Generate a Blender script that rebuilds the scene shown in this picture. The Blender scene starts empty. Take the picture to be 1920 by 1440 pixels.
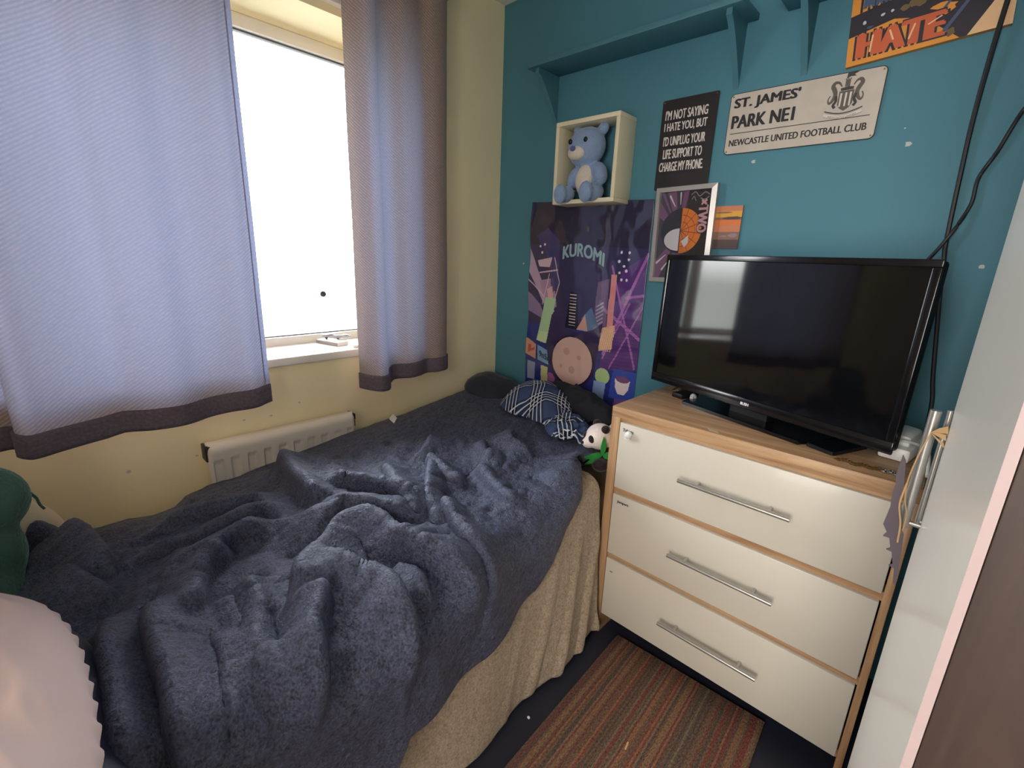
import bpy, bmesh, math, random
import numpy as np
from mathutils import Vector, Matrix, Euler
random.seed(7); RNG = np.random.RandomState(11)
S = bpy.context.scene
COL = S.collection
PI = math.pi

# ------------------------------------------------------------------ camera
def cam_matrix(loc, yaw, pitch, roll):
    f = np.array([-math.sin(yaw)*math.cos(pitch), math.cos(yaw)*math.cos(pitch), -math.sin(pitch)])
    r = np.array([math.cos(yaw), math.sin(yaw), 0.0]); d = np.cross(f, r)
    c, s = math.cos(roll), math.sin(roll)
    r2 = c*r + s*d; d2 = -s*r + c*d
    m = Matrix(((r2[0], -d2[0], -f[0], loc[0]), (r2[1], -d2[1], -f[1], loc[1]), (r2[2], -d2[2], -f[2], loc[2]), (0, 0, 0, 1)))
    return m
cam_data = bpy.data.cameras.new('camera'); cam = bpy.data.objects.new('camera', cam_data); COL.objects.link(cam)
cam_data.sensor_width = 36.0; cam_data.lens = 874.4/1920*36.0
cam_data.clip_start = 0.02
cam.matrix_world = cam_matrix((1.744, -1.74, 1.30), 0.747980606, 0.265558655, -0.0374211745)
S.camera = cam

# ------------------------------------------------------------------ sky, daylight, added fill, exposure
S.view_settings.view_transform = 'Standard'; S.view_settings.look = 'None'
S.view_settings.gamma = 1.0; S.view_settings.use_curve_mapping = False
S.view_settings.exposure = 0.56
SKY_STRENGTH = 14.0
w = bpy.data.worlds.new('overcast_sky'); S.world = w; w.use_nodes = True
nt = w.node_tree; bg = nt.nodes['Background']
tc = nt.nodes.new('ShaderNodeTexCoord'); sx = nt.nodes.new('ShaderNodeSeparateXYZ'); rp = nt.nodes.new('ShaderNodeValToRGB')
nt.links.new(tc.outputs['Generated'], sx.inputs[0]); nt.links.new(sx.outputs['Z'], rp.inputs[0]); nt.links.new(rp.outputs[0], bg.inputs[0])
rp.color_ramp.elements[0].position = 0.0; rp.color_ramp.elements[0].color = (0.34, 0.36, 0.33, 1)
rp.color_ramp.elements[1].position = 0.9; rp.color_ramp.elements[1].color = (0.80, 0.90, 1.0, 1)
e = rp.color_ramp.elements.new(0.06); e.color = (0.98, 0.99, 1.0, 1)
bg.inputs[1].default_value = SKY_STRENGTH
def area(name, loc, rot, sx_, sy_, energy, color=(1, 1, 1), portal=False):
    l = bpy.data.lights.new(name, 'AREA'); l.shape = 'RECTANGLE'; l.size = sx_; l.size_y = sy_; l.energy = energy; l.color = color
    o = bpy.data.objects.new(name, l); COL.objects.link(o); o.location = loc; o.rotation_euler = rot
    if portal: l.cycles.is_portal = True
    return o
area('window_portal', (-0.31, -1.26, 1.48), (0, -PI/2, 0), 1.25, 1.4, 0, portal=True)
area('landing_fill', (1.75, -3.65, 1.45), (PI/2, 0, 0), 1.0, 1.9, 48, (1.0, 0.96, 0.91))  # added fill light behind the camera, not a known source
S.cycles.max_bounces = 10; S.cycles.diffuse_bounces = 6; S.cycles.transparent_max_bounces = 12
S.cycles.caustics_reflective = False; S.cycles.caustics_refractive = False
S.cycles.sample_clamp_indirect = 6.0
S.cycles.use_denoising = True

# ------------------------------------------------------------------ helpers
def srgb(r, g, b):
    f = lambda c: ((c/255)/12.92 if c/255 <= 0.04045 else ((c/255+0.055)/1.055)**2.4)
    return (f(r), f(g), f(b), 1.0)
MATS = {}
def M(name, col, rough=0.6, metal=0.0, spec=0.5, sheen=0.0, var=0.08, vscale=6.0, bump=0.0, bscale=60.0, coat=0.0, sheen_rough=0.4, sheen_tint=None, bdist=0.002, vstretch=None):
    """principled material with a procedural tone variation and an optional procedural bump"""
    if name in MATS: return MATS[name]
    m = bpy.data.materials.new(name); m.use_nodes = True; t = m.node_tree; b = t.nodes['Principled BSDF']
    b.inputs['Roughness'].default_value = rough; b.inputs['Metallic'].default_value = metal
    b.inputs['Specular IOR Level'].default_value = spec
    b.inputs['Sheen Weight'].default_value = sheen; b.inputs['Sheen Roughness'].default_value = sheen_rough
    if sheen_tint: b.inputs['Sheen Tint'].default_value = sheen_tint
    b.inputs['Coat Weight'].default_value = coat; b.inputs['Coat Roughness'].default_value = 0.08
    co = t.nodes.new('ShaderNodeTexCoord')
    src = co.outputs['Object']
    if vstretch:
        mp = t.nodes.new('ShaderNodeMapping'); mp.inputs['Scale'].default_value = vstretch
        t.links.new(src, mp.inputs[0]); src = mp.outputs[0]
    n = t.nodes.new('ShaderNodeTexNoise'); n.inputs['Scale'].default_value = vscale; n.inputs['Detail'].default_value = 4
    t.links.new(src, n.inputs['Vector'])
    mx = t.nodes.new('ShaderNodeMix'); mx.data_type = 'RGBA'
    c = col
    mx.inputs[6].default_value = tuple(max(0, v*(1-var)) for v in c[:3])+(1,)
    mx.inputs[7].default_value = tuple(min(1, v*(1+var)) for v in c[:3])+(1,)
    t.links.new(n.outputs[0], mx.inputs[0]); t.links.new(mx.outputs[2], b.inputs['Base Color'])
    if bump > 0:
        n2 = t.nodes.new('ShaderNodeTexNoise'); n2.inputs['Scale'].default_value = bscale; n2.inputs['Detail'].default_value = 3
        t.links.new(co.outputs['Object'], n2.inputs['Vector'])
        bp = t.nodes.new('ShaderNodeBump'); bp.inputs['Strength'].default_value = bump; bp.inputs['Distance'].default_value = bdist
        t.links.new(n2.outputs[0], bp.inputs['Height']); t.links.new(bp.outputs[0], b.inputs['Normal'])
    MATS[name] = m
    return m
def wood(name, c1, c2, rough=0.45, axis=0, scale=9.0, stretch=14.0, spec=0.4):
    m = bpy.data.materials.new(name); m.use_nodes = True; t = m.node_tree; b = t.nodes['Principled BSDF']
    b.inputs['Roughness'].default_value = rough; b.inputs['Specular IOR Level'].default_value = spec
    co = t.nodes.new('ShaderNodeTexCoord'); mp = t.nodes.new('ShaderNodeMapping')
    sc = [stretch]*3; sc[axis] = 0.9
    mp.inputs['Scale'].default_value = sc
    t.links.new(co.outputs['Object'], mp.inputs[0])
    n = t.nodes.new('ShaderNodeTexNoise'); n.inputs['Scale'].default_value = scale/3; n.inputs['Detail'].default_value = 6; n.inputs['Roughness'].default_value = 0.65
    n.inputs['Distortion'].default_value = 0.6
    t.links.new(mp.outputs[0], n.inputs['Vector'])
    r = t.nodes.new('ShaderNodeValToRGB'); r.color_ramp.elements[0].position = 0.32; r.color_ramp.elements[1].position = 0.68
    r.color_ramp.elements[0].color = c1; r.color_ramp.elements[1].color = c2
    t.links.new(n.outputs[0], r.inputs[0]); t.links.new(r.outputs[0], b.inputs['Base Color'])
    bp = t.nodes.new('ShaderNodeBump'); bp.inputs['Strength'].default_value = 0.12; bp.inputs['Distance'].default_value = 0.001
    t.links.new(n.outputs[0], bp.inputs['Height']); t.links.new(bp.outputs[0], b.inputs['Normal'])
    MATS[name] = m
    return m

def finish(name, bm, mats, parent=None, base=None, smooth=30, kind=None):
    me = bpy.data.meshes.new(name); bm.to_mesh(me); bm.free()
    if not isinstance(mats, (list, tuple)): mats = [mats]
    for m in mats: me.materials.append(m)
    if smooth:
        for p in me.polygons: p.use_smooth = True
        if smooth < 180: me.set_sharp_from_angle(angle=math.radians(smooth))
    o = bpy.data.objects.new(name, me); COL.objects.link(o)
    if parent is not None:
        o.parent = parent
        o.matrix_parent_inverse = root_inv(parent)
    if kind: o['kind'] = kind
    return o
def root_inv(p):
    m = p.matrix_basis.copy()
    q = p.parent
    if q is not None: m = Matrix.Identity(4) if p.type == 'MESH' else m
    return m.inverted()
def tag(o, label, cat, group=None, kind=None):
    o['label'] = label; o['category'] = cat
    if group: o['group'] = group
    if kind: o['kind'] = kind
    return o
def thing(name, loc, label, cat, group=None):
    o = bpy.data.objects.new(name, None); COL.objects.link(o); o.location = loc
    o.empty_display_size = 0.05
    return tag(o, label, cat, group)
BM = bmesh.new
def box(bm, x0, x1, y0, y1, z0, z1, bevel=0.0, mat=0, rot=None, pivot=None, seg=2):
    r = bmesh.ops.create_cube(bm, size=1.0)
    vs = r['verts']
    for v in vs:
        v.co = Vector(((x0+x1)/2+v.co.x*(x1-x0), (y0+y1)/2+v.co.y*(y1-y0), (z0+z1)/2+v.co.z*(z1-z0)))
    fs = set(f for v in vs for f in v.link_faces)
    for f in fs: f.material_index = mat
    if bevel > 0:
        es = list(set(ed for v in vs for ed in v.link_edges))
        rb = bmesh.ops.bevel(bm, geom=es, offset=bevel, segments=seg, affect='EDGES', profile=0.5)
        for f in rb['faces']: f.material_index = mat
        vs = list(set(rb['verts']) | set(v for v in vs if v.is_valid))
    if rot is not None:
        pv = Vector(pivot) if pivot else Vector(((x0+x1)/2, (y0+y1)/2, (z0+z1)/2))
        R_ = Euler(rot).to_matrix()
        for v in vs: v.co = pv + R_ @ (v.co-pv)
    return vs
def tube(bm, pts, rad, seg=8, mat=0, cap=True, closed=False):
    pts = [Vector(p) for p in pts]; n = len(pts); rings = []
    up = Vector((0.31, 0.17, 0.93)).normalized()
    for i, p in enumerate(pts):
        a = pts[i-1] if i > 0 else (pts[-1] if closed else pts[0]); b = pts[(i+1) % n] if (i < n-1 or closed) else pts[-1]
        t = (b-a).normalized()
        s = t.cross(up)
        if s.length < 0.05: s = t.cross(Vector((1, 0, 0)))
        s.normalize(); q = s.cross(t)
        r_ = rad[i] if isinstance(rad, (list, tuple)) else rad
        rings.append([bm.verts.new(p + r_*(math.cos(2*PI*k/seg)*s + math.sin(2*PI*k/seg)*q)) for k in range(seg)])
    for i in range(n if closed else n-1):
        A, B = rings[i], rings[(i+1) % n]
        for k in range(seg):
            f = bm.faces.new((A[k], A[(k+1) % seg], B[(k+1) % seg], B[k])); f.material_index = mat
    if cap and not closed:
        f = bm.faces.new(rings[0]); f.material_index = mat
        f = bm.faces.new(list(reversed(rings[-1]))); f.material_index = mat
def spline(pts, n=8):
    P = [np.array(p, float) for p in pts]; P = [2*P[0]-P[1]]+P+[2*P[-1]-P[-2]]; out = []
    for i in range(1, len(P)-2):
        for k in range(n):
            t = k/n
            out.append(0.5*((2*P[i])+(-P[i-1]+P[i+1])*t+(2*P[i-1]-5*P[i]+4*P[i+1]-P[i+2])*t*t+(-P[i-1]+3*P[i]-3*P[i+1]+P[i+2])*t**3))
    out.append(P[-2]); return out
def ellipsoid(bm, c, r, rot=None, u=24, v=16, mat=0):
    res = bmesh.ops.create_uvsphere(bm, u_segments=u, v_segments=v, radius=1.0)
    R_ = Euler(rot).to_matrix() if rot else Matrix.Identity(3)
    for vt in res['verts']:
        vt.co = Vector(c) + R_ @ Vector((vt.co.x*r[0], vt.co.y*r[1], vt.co.z*r[2]))
    for f in set(f for vt in res['verts'] for f in vt.link_faces): f.material_index = mat
    return res['verts']
def prism(bm, outline, fmap, depth, mat=0):
    """closed outline (list of 2-D points) mapped by fmap(u, v, w) and extruded from w=0 to w=depth"""
    a = [bm.verts.new(fmap(u, v, depth)) for u, v in outline]; b = [bm.verts.new(fmap(u, v, 0.0)) for u, v in outline]
    fa = bm.faces.new(a); fb = bm.faces.new(list(reversed(b)))
    n = len(a); fs = [fa, fb]
    for i in range(n): fs.append(bm.faces.new((a[i], b[i], b[(i+1) % n], a[(i+1) % n])))
    for f in fs: f.material_index = mat
    return fs
def grid(bm, P, mat=0, uv=None):
    """P: (n, m, 3) array -> quad sheet"""
    n, m = P.shape[:2]
    V = [[bm.verts.new(P[i, j]) for j in range(m)] for i in range(n)]
    lay = bm.loops.layers.uv.verify() if uv is not None else None
    for i in range(n-1):
        for j in range(m-1):
            f = bm.faces.new((V[i][j], V[i+1][j], V[i+1][j+1], V[i][j+1])); f.material_index = mat
            if uv is not None:
                for l, (a, b) in zip(f.loops, ((i, j), (i+1, j), (i+1, j+1), (i, j+1))): l[lay].uv = uv[a, b]
    return V
def rounded(x0, x1, y0, y1, r, n=5):
    o = []
    for cx, cy, a0 in ((x1-r, y1-r, 0), (x0+r, y1-r, 90), (x0+r, y0+r, 180), (x1-r, y0+r, 270)):
        for k in range(n+1):
            a = math.radians(a0+90*k/n); o.append((cx+r*math.cos(a), cy+r*math.sin(a)))
    return o
def ribbon2d(pts, wd):
    """outline of a flat stroke along a 2-D polyline; wd number or list"""
    P = [np.array(p[:2]) for p in pts]; L = []; R_ = []
    for i, p in enumerate(P):
        a = P[max(0, i-1)]; b = P[min(len(P)-1, i+1)]; t = (b-a)/(np.linalg.norm(b-a)+1e-9); nrm = np.array([-t[1], t[0]])
        h = (wd[i] if isinstance(wd, (list, tuple)) else wd)/2
        L.append(tuple(p+nrm*h)); R_.append(tuple(p-nrm*h))
    return L+R_[::-1]
_tc = {}
def text_geo(body, bold=0.0):
    """glyph mesh of the built-in font, normalised to 0..1 in x and y"""
    k = (body, bold)
    if k in _tc: return _tc[k]
    cu = bpy.data.curves.new('glyphs', 'FONT'); cu.body = body; cu.size = 1.0; cu.offset = bold; cu.resolution_u = 3; cu.fill_mode = 'FRONT'
    o = bpy.data.objects.new('glyphs', cu); COL.objects.link(o)
    dg = bpy.context.evaluated_depsgraph_get(); dg.update()
    me = bpy.data.meshes.new_from_object(o.evaluated_get(dg))
    V = np.array([v.co[:2] for v in me.vertices]); F = [tuple(p.vertices) for p in me.polygons]
    bpy.data.objects.remove(o); bpy.data.curves.remove(cu); bpy.data.meshes.remove(me)
    lo, hi = V.min(0), V.max(0); V = (V-lo)/(hi-lo)
    _tc[k] = (V, F); return V, F
def text(bm, body, fmap, u0, v0, wd, ht, bold=0.02, mat=0, wofs=0.0):
    """letters filling the box u0..u0+wd, v0..v0+ht, laid on the surface fmap"""
    V, F = text_geo(body, 0.0)
    e = bold*ht*1.1
    for k, (dx, dy) in enumerate(((0.0, 0.0),) if e == 0 else ((-e, -e/3), (-e/2, e/3), (0, -e/3), (e/2, e/3), (e, -e/3))):
        vs = [bm.verts.new(fmap(u0+e+x*(wd-2*e)+dx, v0+e/3+y*(ht-e*2/3)+dy, wofs+0.00003*k)) for x, y in V]
        for f in F:
            try: fc = bm.faces.new([vs[i] for i in f]); fc.material_index = mat
            except ValueError: pass
def perlin(x, y, seed=0):
    rs = np.random.RandomState(seed); p = rs.permutation(256); p = np.concatenate([p, p]); g = rs.uniform(0, 2*PI, 256)
    xi = np.floor(x).astype(int); yi = np.floor(y).astype(int); xf = x-xi; yf = y-yi
    def gr(ix, iy, dx, dy):
        h = g[p[(p[ix & 255]+iy) & 255]]; return np.cos(h)*dx+np.sin(h)*dy
    u = xf**3*(xf*(xf*6-15)+10); v = yf**3*(yf*(yf*6-15)+10)
    a = gr(xi, yi, xf, yf); b = gr(xi+1, yi, xf-1, yf); c = gr(xi, yi+1, xf, yf-1); d = gr(xi+1, yi+1, xf-1, yf-1)
    return (a*(1-u)+b*u)*(1-v)+(c*(1-u)+d*u)*v
def fbm(x, y, oct=4, seed=0, gain=0.5):
    s = np.zeros_like(x); a = 1.0; f = 1.0
    for k in range(oct): s += a*perlin(x*f+3.1*k, y*f-1.7*k, seed+k); a *= gain; f *= 2.03
    return s
def solidify(o, t, offset=-1):
    md = o.modifiers.new('thickness', 'SOLIDIFY'); md.thickness = t; md.offset = offset
def subsurf(o, lv=1):
    md = o.modifiers.new('smooth', 'SUBSURF'); md.levels = lv; md.render_levels = lv
def blob(o, voxel, smooth_it=6):
    md = o.modifiers.new('join', 'REMESH'); md.mode = 'VOXEL'; md.voxel_size = voxel; md.use_smooth_shade = True
    ms = o.modifiers.new('soften', 'SMOOTH'); ms.iterations = smooth_it; ms.factor = 0.5

# ------------------------------------------------------------------ materials of the room
m_teal = M('teal_paint', srgb(78, 132, 150), 0.55, var=0.05, vscale=2.5, bump=0.05, bscale=90, spec=0.3)
m_teal2 = M('teal_paint_woodwork', srgb(72, 122, 138), 0.5, var=0.06, vscale=5, bump=0.05, bscale=70, spec=0.35)
m_yellow = M('pale_yellow_paint', srgb(250, 238, 200), 0.6, var=0.06, vscale=3.0, bump=0.06, bscale=80, spec=0.25)
m_ceil = M('white_ceiling_paint', srgb(232, 230, 224), 0.8, var=0.03)
m_cream_wall = M('cream_wall_paint', srgb(240, 234, 222), 0.7, var=0.03)
m_floor = M('navy_floor_vinyl', srgb(38, 41, 56), 0.5, var=0.18, vscale=8, bump=0.05, bscale=120)
m_white = M('white_upvc', srgb(238, 238, 236), 0.35, var=0.02)
m_sill = M('white_gloss_sill', srgb(240, 238, 236), 0.3, var=0.02)

def quadwall(name, x0, x1, y0, y1, z0, z1, m):
    bm = BM(); box(bm, x0, x1, y0, y1, z0, z1); return finish(name, bm, m, kind='structure', smooth=0)
CEIL = 2.385
quadwall('floor', -0.35, 2.6, -4.0, 0.2, -0.1, 0.0, m_floor)
quadwall('ceiling', -0.35, 2.6, -4.0, 0.2, CEIL, CEIL+0.1, m_ceil)
quadwall('wall_far', -0.35, 2.6, 0.0, 0.15, 0.0, CEIL, m_teal)
quadwall('wall_right', 2.42, 2.6, -4.0, 0.0, 0.0, CEIL, m_cream_wall)
bm = BM()
WY0, WY1, WZ0, WZ1 = -1.95, -0.575, 0.885, 2.075
box(bm, -0.32, 0, -4.0, WY0, 0, CEIL); box(bm, -0.32, 0, WY1, 0.0, 0, CEIL)
box(bm, -0.32, 0, WY0, WY1, 0, WZ0); box(bm, -0.32, 0, WY0, WY1, WZ1, CEIL)
finish('wall_left', bm, m_yellow, kind='structure', smooth=0)
bm = BM()
box(bm, 0.0, 1.35, -2.60, -2.50, 0, CEIL); box(bm, 2.15, 2.42, -2.60, -2.50, 0, CEIL); box(bm, 1.35, 2.15, -2.60, -2.50, 2.03, CEIL)
finish('wall_rear', bm, m_cream_wall, kind='structure', smooth=0)
quadwall('wall_landing', 0.0, 2.42, -4.0, -3.85, 0.0, CEIL, m_cream_wall)

# window: frame and mullion, panes, sill
m_glass = bpy.data.materials.new('window_glass'); m_glass.use_nodes = True
t = m_glass.node_tree; t.nodes.remove(t.nodes['Principled BSDF'])
tr = t.nodes.new('ShaderNodeBsdfTransparent'); gl = t.nodes.new('ShaderNodeBsdfGlossy'); gl.inputs['Roughness'].default_value = 0.02
fr = t.nodes.new('ShaderNodeFresnel'); fr.inputs[0].default_value = 1.35; mxs = t.nodes.new('ShaderNodeMixShader')
nz = t.nodes.new('ShaderNodeTexNoise'); nz.inputs['Scale'].default_value = 3; rmp = t.nodes.new('ShaderNodeMapRange'); rmp.inputs['To Min'].default_value = 0.94; rmp.inputs['To Max'].default_value = 0.99
t.links.new(nz.outputs[0], rmp.inputs[0]); t.links.new(rmp.outputs[0], tr.inputs[0])
t.links.new(fr.outputs[0], mxs.inputs[0]); t.links.new(tr.outputs[0], mxs.inputs[1]); t.links.new(gl.outputs[0], mxs.inputs[2]); t.links.new(mxs.outputs[0], t.nodes['Material Output'].inputs[0])
win = bpy.data.objects.new('window_1', None); COL.objects.link(win); win.location = (-0.27, -1.26, 0.9); win['kind'] = 'structure'
bm = BM(); FX0, FX1 = -0.30, -0.245; MU0, MU1 = -1.150, -1.098
for a in ((WY0, WY1, WZ1-0.045, WZ1), (WY0, WY1, WZ0+0.0, WZ0+0.062), (WY0, WY0+0.055, WZ0, WZ1), (WY1-0.055, WY1, WZ0, WZ1), (MU0, MU1, WZ0, WZ1)):
    box(bm, FX0, FX1, a[0], a[1], a[2], a[3], 0.006)
finish('window_frame', bm, m_white, win)
bm = BM(); g = 0.012; m_gask = M('dark_glazing_gasket', srgb(96, 100, 110), 0.6)
for y0, y1 in ((WY0+0.055, MU0), (MU1, WY1-0.055)):
    for a in ((y0, y1, WZ1-0.051, WZ1-0.045), (y0, y1, WZ0+0.062, WZ0+0.066), (y0, y0+0.004, WZ0+0.066, WZ1-0.051), (y1-0.004, y1, WZ0+0.066, WZ1-0.051)):
        box(bm, -0.285, -0.262, *a)
finish('glazing_gasket', bm, m_gask, win)
for y0, y1 in ((WY0+0.055, MU0), (MU1, WY1-0.055)):
    bm = BM(); box(bm, -0.276, -0.272, y0, y1, WZ0+0.062, WZ1-0.045); finish('window_pane', bm, m_glass, win, smooth=0)
bm = BM(); box(bm, -0.25, 0.012, WY0-0.02, WY1+0.02, WZ0, WZ0+0.031, 0.006, seg=3); finish('window_sill', bm, m_sill, win)
bm = BM(); tube(bm, [(-0.271, -0.802, 1.115), (-0.2665, -0.802, 1.115), (-0.262, -0.802, 1.115)], [0.013, 0.0125, 0.006], 20)
tag(finish('suction_disc', bm, M('black_rubber', srgb(52, 54, 54), 0.5)), 'small dark oval rubber disc stuck on the window pane', 'suction cup')

# ------------------------------------------------------------------ bed: base and mattress
BX0, BX1, BY0, BY1 = 0.10, 0.985, -2.16, -0.06
bed = thing('single_bed', (0.54, -1.1, 0), 'single bed with cream mattress along the window wall, mostly hidden by a dark throw', 'bed')
bm = BM(); box(bm, BX0+0.01, BX1-0.01, BY0+0.01, BY1-0.01, 0.06, 0.30, 0.015); finish('bed_base', bm, M('dark_bed_fabric', srgb(60, 54, 50), 0.85), bed)
bm = BM(); box(bm, BX0, BX1, BY0, BY1, 0.30, 0.49, 0.045, seg=4); finish('mattress', bm, M('cream_mattress_cover', srgb(232, 214, 186), 0.85, bump=0.2, bscale=25, bdist=0.004), bed)
for x in (0.2, 0.88):
    for y in (-2.05, -0.16):
        bm = BM(); tube(bm, [(x, y, 0.0), (x, y, 0.06)], 0.025, 12); finish('leg', bm, M('black_plastic', srgb(24, 24, 26), 0.4), bed)

# ------------------------------------------------------------------ dark throw: draped sheet with hand-laid folds
FOLDS = [  # polyline in plan (x, y), height, width, sharp side (+1 / -1 steeper on one side)
 ([(0.16, -1.20), (0.31, -1.21), (0.44, -1.23), (0.55, -1.24), (0.61, -1.25)], 0.050, 0.040, -1),
 ([(0.85, -1.02), (0.70, -1.05), (0.60, -1.09), (0.53, -1.15), (0.54, -1.21)], 0.045, 0.040, 1),
 ([(0.88, -1.08), (0.78, -1.14), (0.71, -1.18), (0.66, -1.22), (0.68, -1.28), (0.73, -1.36)], 0.055, 0.045, 1),
 ([(0.95, -1.50), (0.90, -1.43), (0.85, -1.39), (0.82, -1.33), (0.76, -1.26), (0.78, -1.22), (0.87, -1.20), (0.94, -1.18)], 0.052, 0.035, 1),
 ([(0.84, -1.23), (0.91, -1.18), (0.98, -1.165), (1.03, -1.14), (1.10, -1.12)], 0.050, 0.038, -1),
 ([(0.80, -0.98), (0.88, -1.02), (1.00, -1.06), (1.11, -1.08)], 0.034, 0.022, -1),
 ([(0.55, -0.82), (0.61, -0.88), (0.76, -1.00), (0.85, -1.05), (0.90, -1.09)], 0.026, 0.017, -1),
 ([(0.50, -0.98), (0.57, -1.01), (0.74, -1.06), (0.86, -1.10)], 0.030, 0.030, -1),
 ([(0.52, -0.84), (0.60, -0.86), (0.71, -0.88), (0.75, -0.86)], 0.024, 0.018, -1),
 ([(0.70, -0.78), (0.78, -0.80), (0.90, -0.84), (0.97, -0.83)], 0.024, 0.018, -1),
 ([(0.91, -0.48), (0.95, -0.62), (0.94, -0.71)], 0.030, 0.028, 1),
 ([(0.96, -0.56), (1.00, -0.71), (1.05, -0.80), (1.06, -0.90)], 0.022, 0.025, 1),
 ([(0.56, -0.62), (0.66, -0.70), (0.74, -0.66)], 0.020, 0.022, 1),
 ([(0.60, -0.50), (0.66, -0.58), (0.80, -0.60)], 0.024, 0.024, 1),
 ([(0.40, -0.72), (0.48, -0.80), (0.52, -0.92)], 0.018, 0.022, -1),
 ([(0.50, -1.335), (0.42, -1.35), (0.39, -1.40), (0.37, -1.50), (0.36, -1.66)], 0.030, 0.022, 1),
 ([(0.57, -1.33), (0.48, -1.35), (0.47, -1.43), (0.48, -1.57), (0.46, -1.70)], 0.028, 0.022, 1),
 ([(0.59, -1.36), (0.54, -1.42), (0.55, -1.49), (0.58, -1.54), (0.60, -1.66)], 0.030, 0.020, 1),
 ([(0.58, -1.47), (0.61, -1.53), (0.66, -1.57), (0.74, -1.60), (0.82, -1.62)], 0.045, 0.040, 1),
 ([(0.70, -1.645), (0.78, -1.645), (0.87, -1.65), (0.95, -1.65), (1.03, -1.66), (1.12, -1.67)], 0.048, 0.030, -1),
 ([(0.66, -1.70), (0.78, -1.715), (0.92, -1.72), (1.08, -1.73)], 0.040, 0.026, -1),
 ([(0.72, -1.50), (0.84, -1.50), (0.95, -1.535), (1.08, -1.56)], 0.035, 0.050, 0),
 ([(0.86, -1.49), (0.93, -1.50), (1.01, -1.52)], -0.014, 0.02, 0),
 ([(0.90, -1.40), (0.96, -1.44), (1.02, -1.485), (1.10, -1.53)], 0.050, 0.030, 1),
 ([(0.82, -1.38), (0.88, -1.355), (0.94, -1.33), (1.00, -1.31), (1.08, -1.33), (1.14, -1.34)], 0.045, 0.028, 1),
 ([(0.20, -1.76), (0.30, -1.73), (0.42, -1.71), (0.50, -1.70)], 0.040, 0.025, 1),
 ([(0.12, -1.80), (0.16, -1.785), (0.22, -1.80)], 0.040, 0.025, 0),
 ([(0.40, -1.78), (0.52, -1.74), (0.62, -1.70)], 0.028, 0.03, 1),
 ([(0.84, -1.585), (0.93, -1.575), (1.02, -1.60), (1.09, -1.62)], 0.022, 0.022, -1),
 ([(0.76, -1.55), (0.83, -1.545), (0.90, -1.555)], 0.018, 0.018, 1),
 ([(0.94, -1.26), (1.0, -1.24), (1.06, -1.26)], 0.026, 0.022, 1),
 ([(0.90, -1.30), (0.98, -1.285), (1.06, -1.29)], 0.022, 0.018, -1),
 ([(0.62, -1.62), (0.70, -1.685), (0.74, -1.75)], 0.022, 0.02, 1),
]
def dist_poly(X, Y, pts):
    """signed distance to a polyline, the position along it (0..1) and the unit normal of the nearest piece"""
    best = np.full(X.shape, 9.0); side = np.zeros(X.shape); along = np.zeros(X.shape); nx_ = np.zeros(X.shape); ny_ = np.zeros(X.shape)
    P = spline([(a, b, 0) for a, b in pts], 5); n = len(P)-1
    for i in range(n):
        ax, ay = P[i][:2]; bx, by = P[i+1][:2]; dx, dy = bx-ax, by-ay; L2 = dx*dx+dy*dy+1e-12; L1 = math.sqrt(L2)
        t_ = np.clip(((X-ax)*dx+(Y-ay)*dy)/L2, 0, 1); ex = X-(ax+t_*dx); ey = Y-(ay+t_*dy); d = np.hypot(ex, ey)
        k = d < best
        best = np.where(k, d, best); side = np.where(k, np.sign(dx*ey-dy*ex), side); along = np.where(k, (i+t_)/n, along)
        nx_ = np.where(k, -dy/L1, nx_); ny_ = np.where(k, dx/L1, ny_)
    return best, side, along, nx_, ny_
def fold_height(X, Y):
    """height of the folds and the sideways lean of each crest over its steep side"""
    H = np.zeros(X.shape); V = np.zeros(X.shape); LX = np.zeros(X.shape); LY = np.zeros(X.shape)
    for pts, h, wd, sh in FOLDS:
        d, s, a, nx_, ny_ = dist_poly(X, Y, pts)
        wl = np.where(s*sh > 0, wd*0.55, wd*1.9) if sh else wd*1.1
        taper = np.clip(np.minimum(a, 1-a)*4+0.1, 0, 1); taper = taper*taper*(3-2*taper)
        r0 = 0.007; dd = np.sqrt(d*d+r0*r0)-r0
        hh = h*taper*np.exp(-dd/wl)
        if h > 0: H = H + hh**2.2
        else: V = V + hh
        if sh: q = h*taper*np.exp(-(d/(wd*0.7))**2); LX += nx_*sh*q; LY += ny_*sh*q
    H = H**(1/2.2)+V
    return H, LX, LY
def ztop(X, Y):
    zc = np.interp(Y, [-2.1, -1.8, -1.6, -1.4, -0.9, -0.5, -0.2], [0.53, 0.53, 0.535, 0.55, 0.575, 0.61, 0.63])
    ze = np.interp(Y, [-2.1, -1.8, -1.65, -1.5, -1.4, -1.3, -0.88, -0.6, -0.3, -0.1], [0.50, 0.505, 0.500, 0.490, 0.518, 0.52, 0.575, 0.60, 0.64, 0.66])
    k = np.clip((X-0.08)/0.22, 0, 1); k = k*k*(3-2*k)
    return ze*(1-k)+zc*k
def xedge(Y): return np.interp(Y, [-2.1, -1.5, -1.25, -1.0, -0.8, -0.65, -0.5, -0.1], [1.07, 1.085, 1.08, 1.05, 1.02, 1.004, 1.006, 0.97])
def hemz(Y): return np.interp(Y, [-2.1, -1.6, -1.45, -1.37, -1.335, -1.32, -1.22, -1.05, -0.85, -0.71, -0.66, -0.60, -0.55], [0.05, 0.08, 0.12, 0.20, 0.28, 0.325, 0.318, 0.335, 0.385, 0.49, 0.545, 0.59, 0.70])
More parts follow.
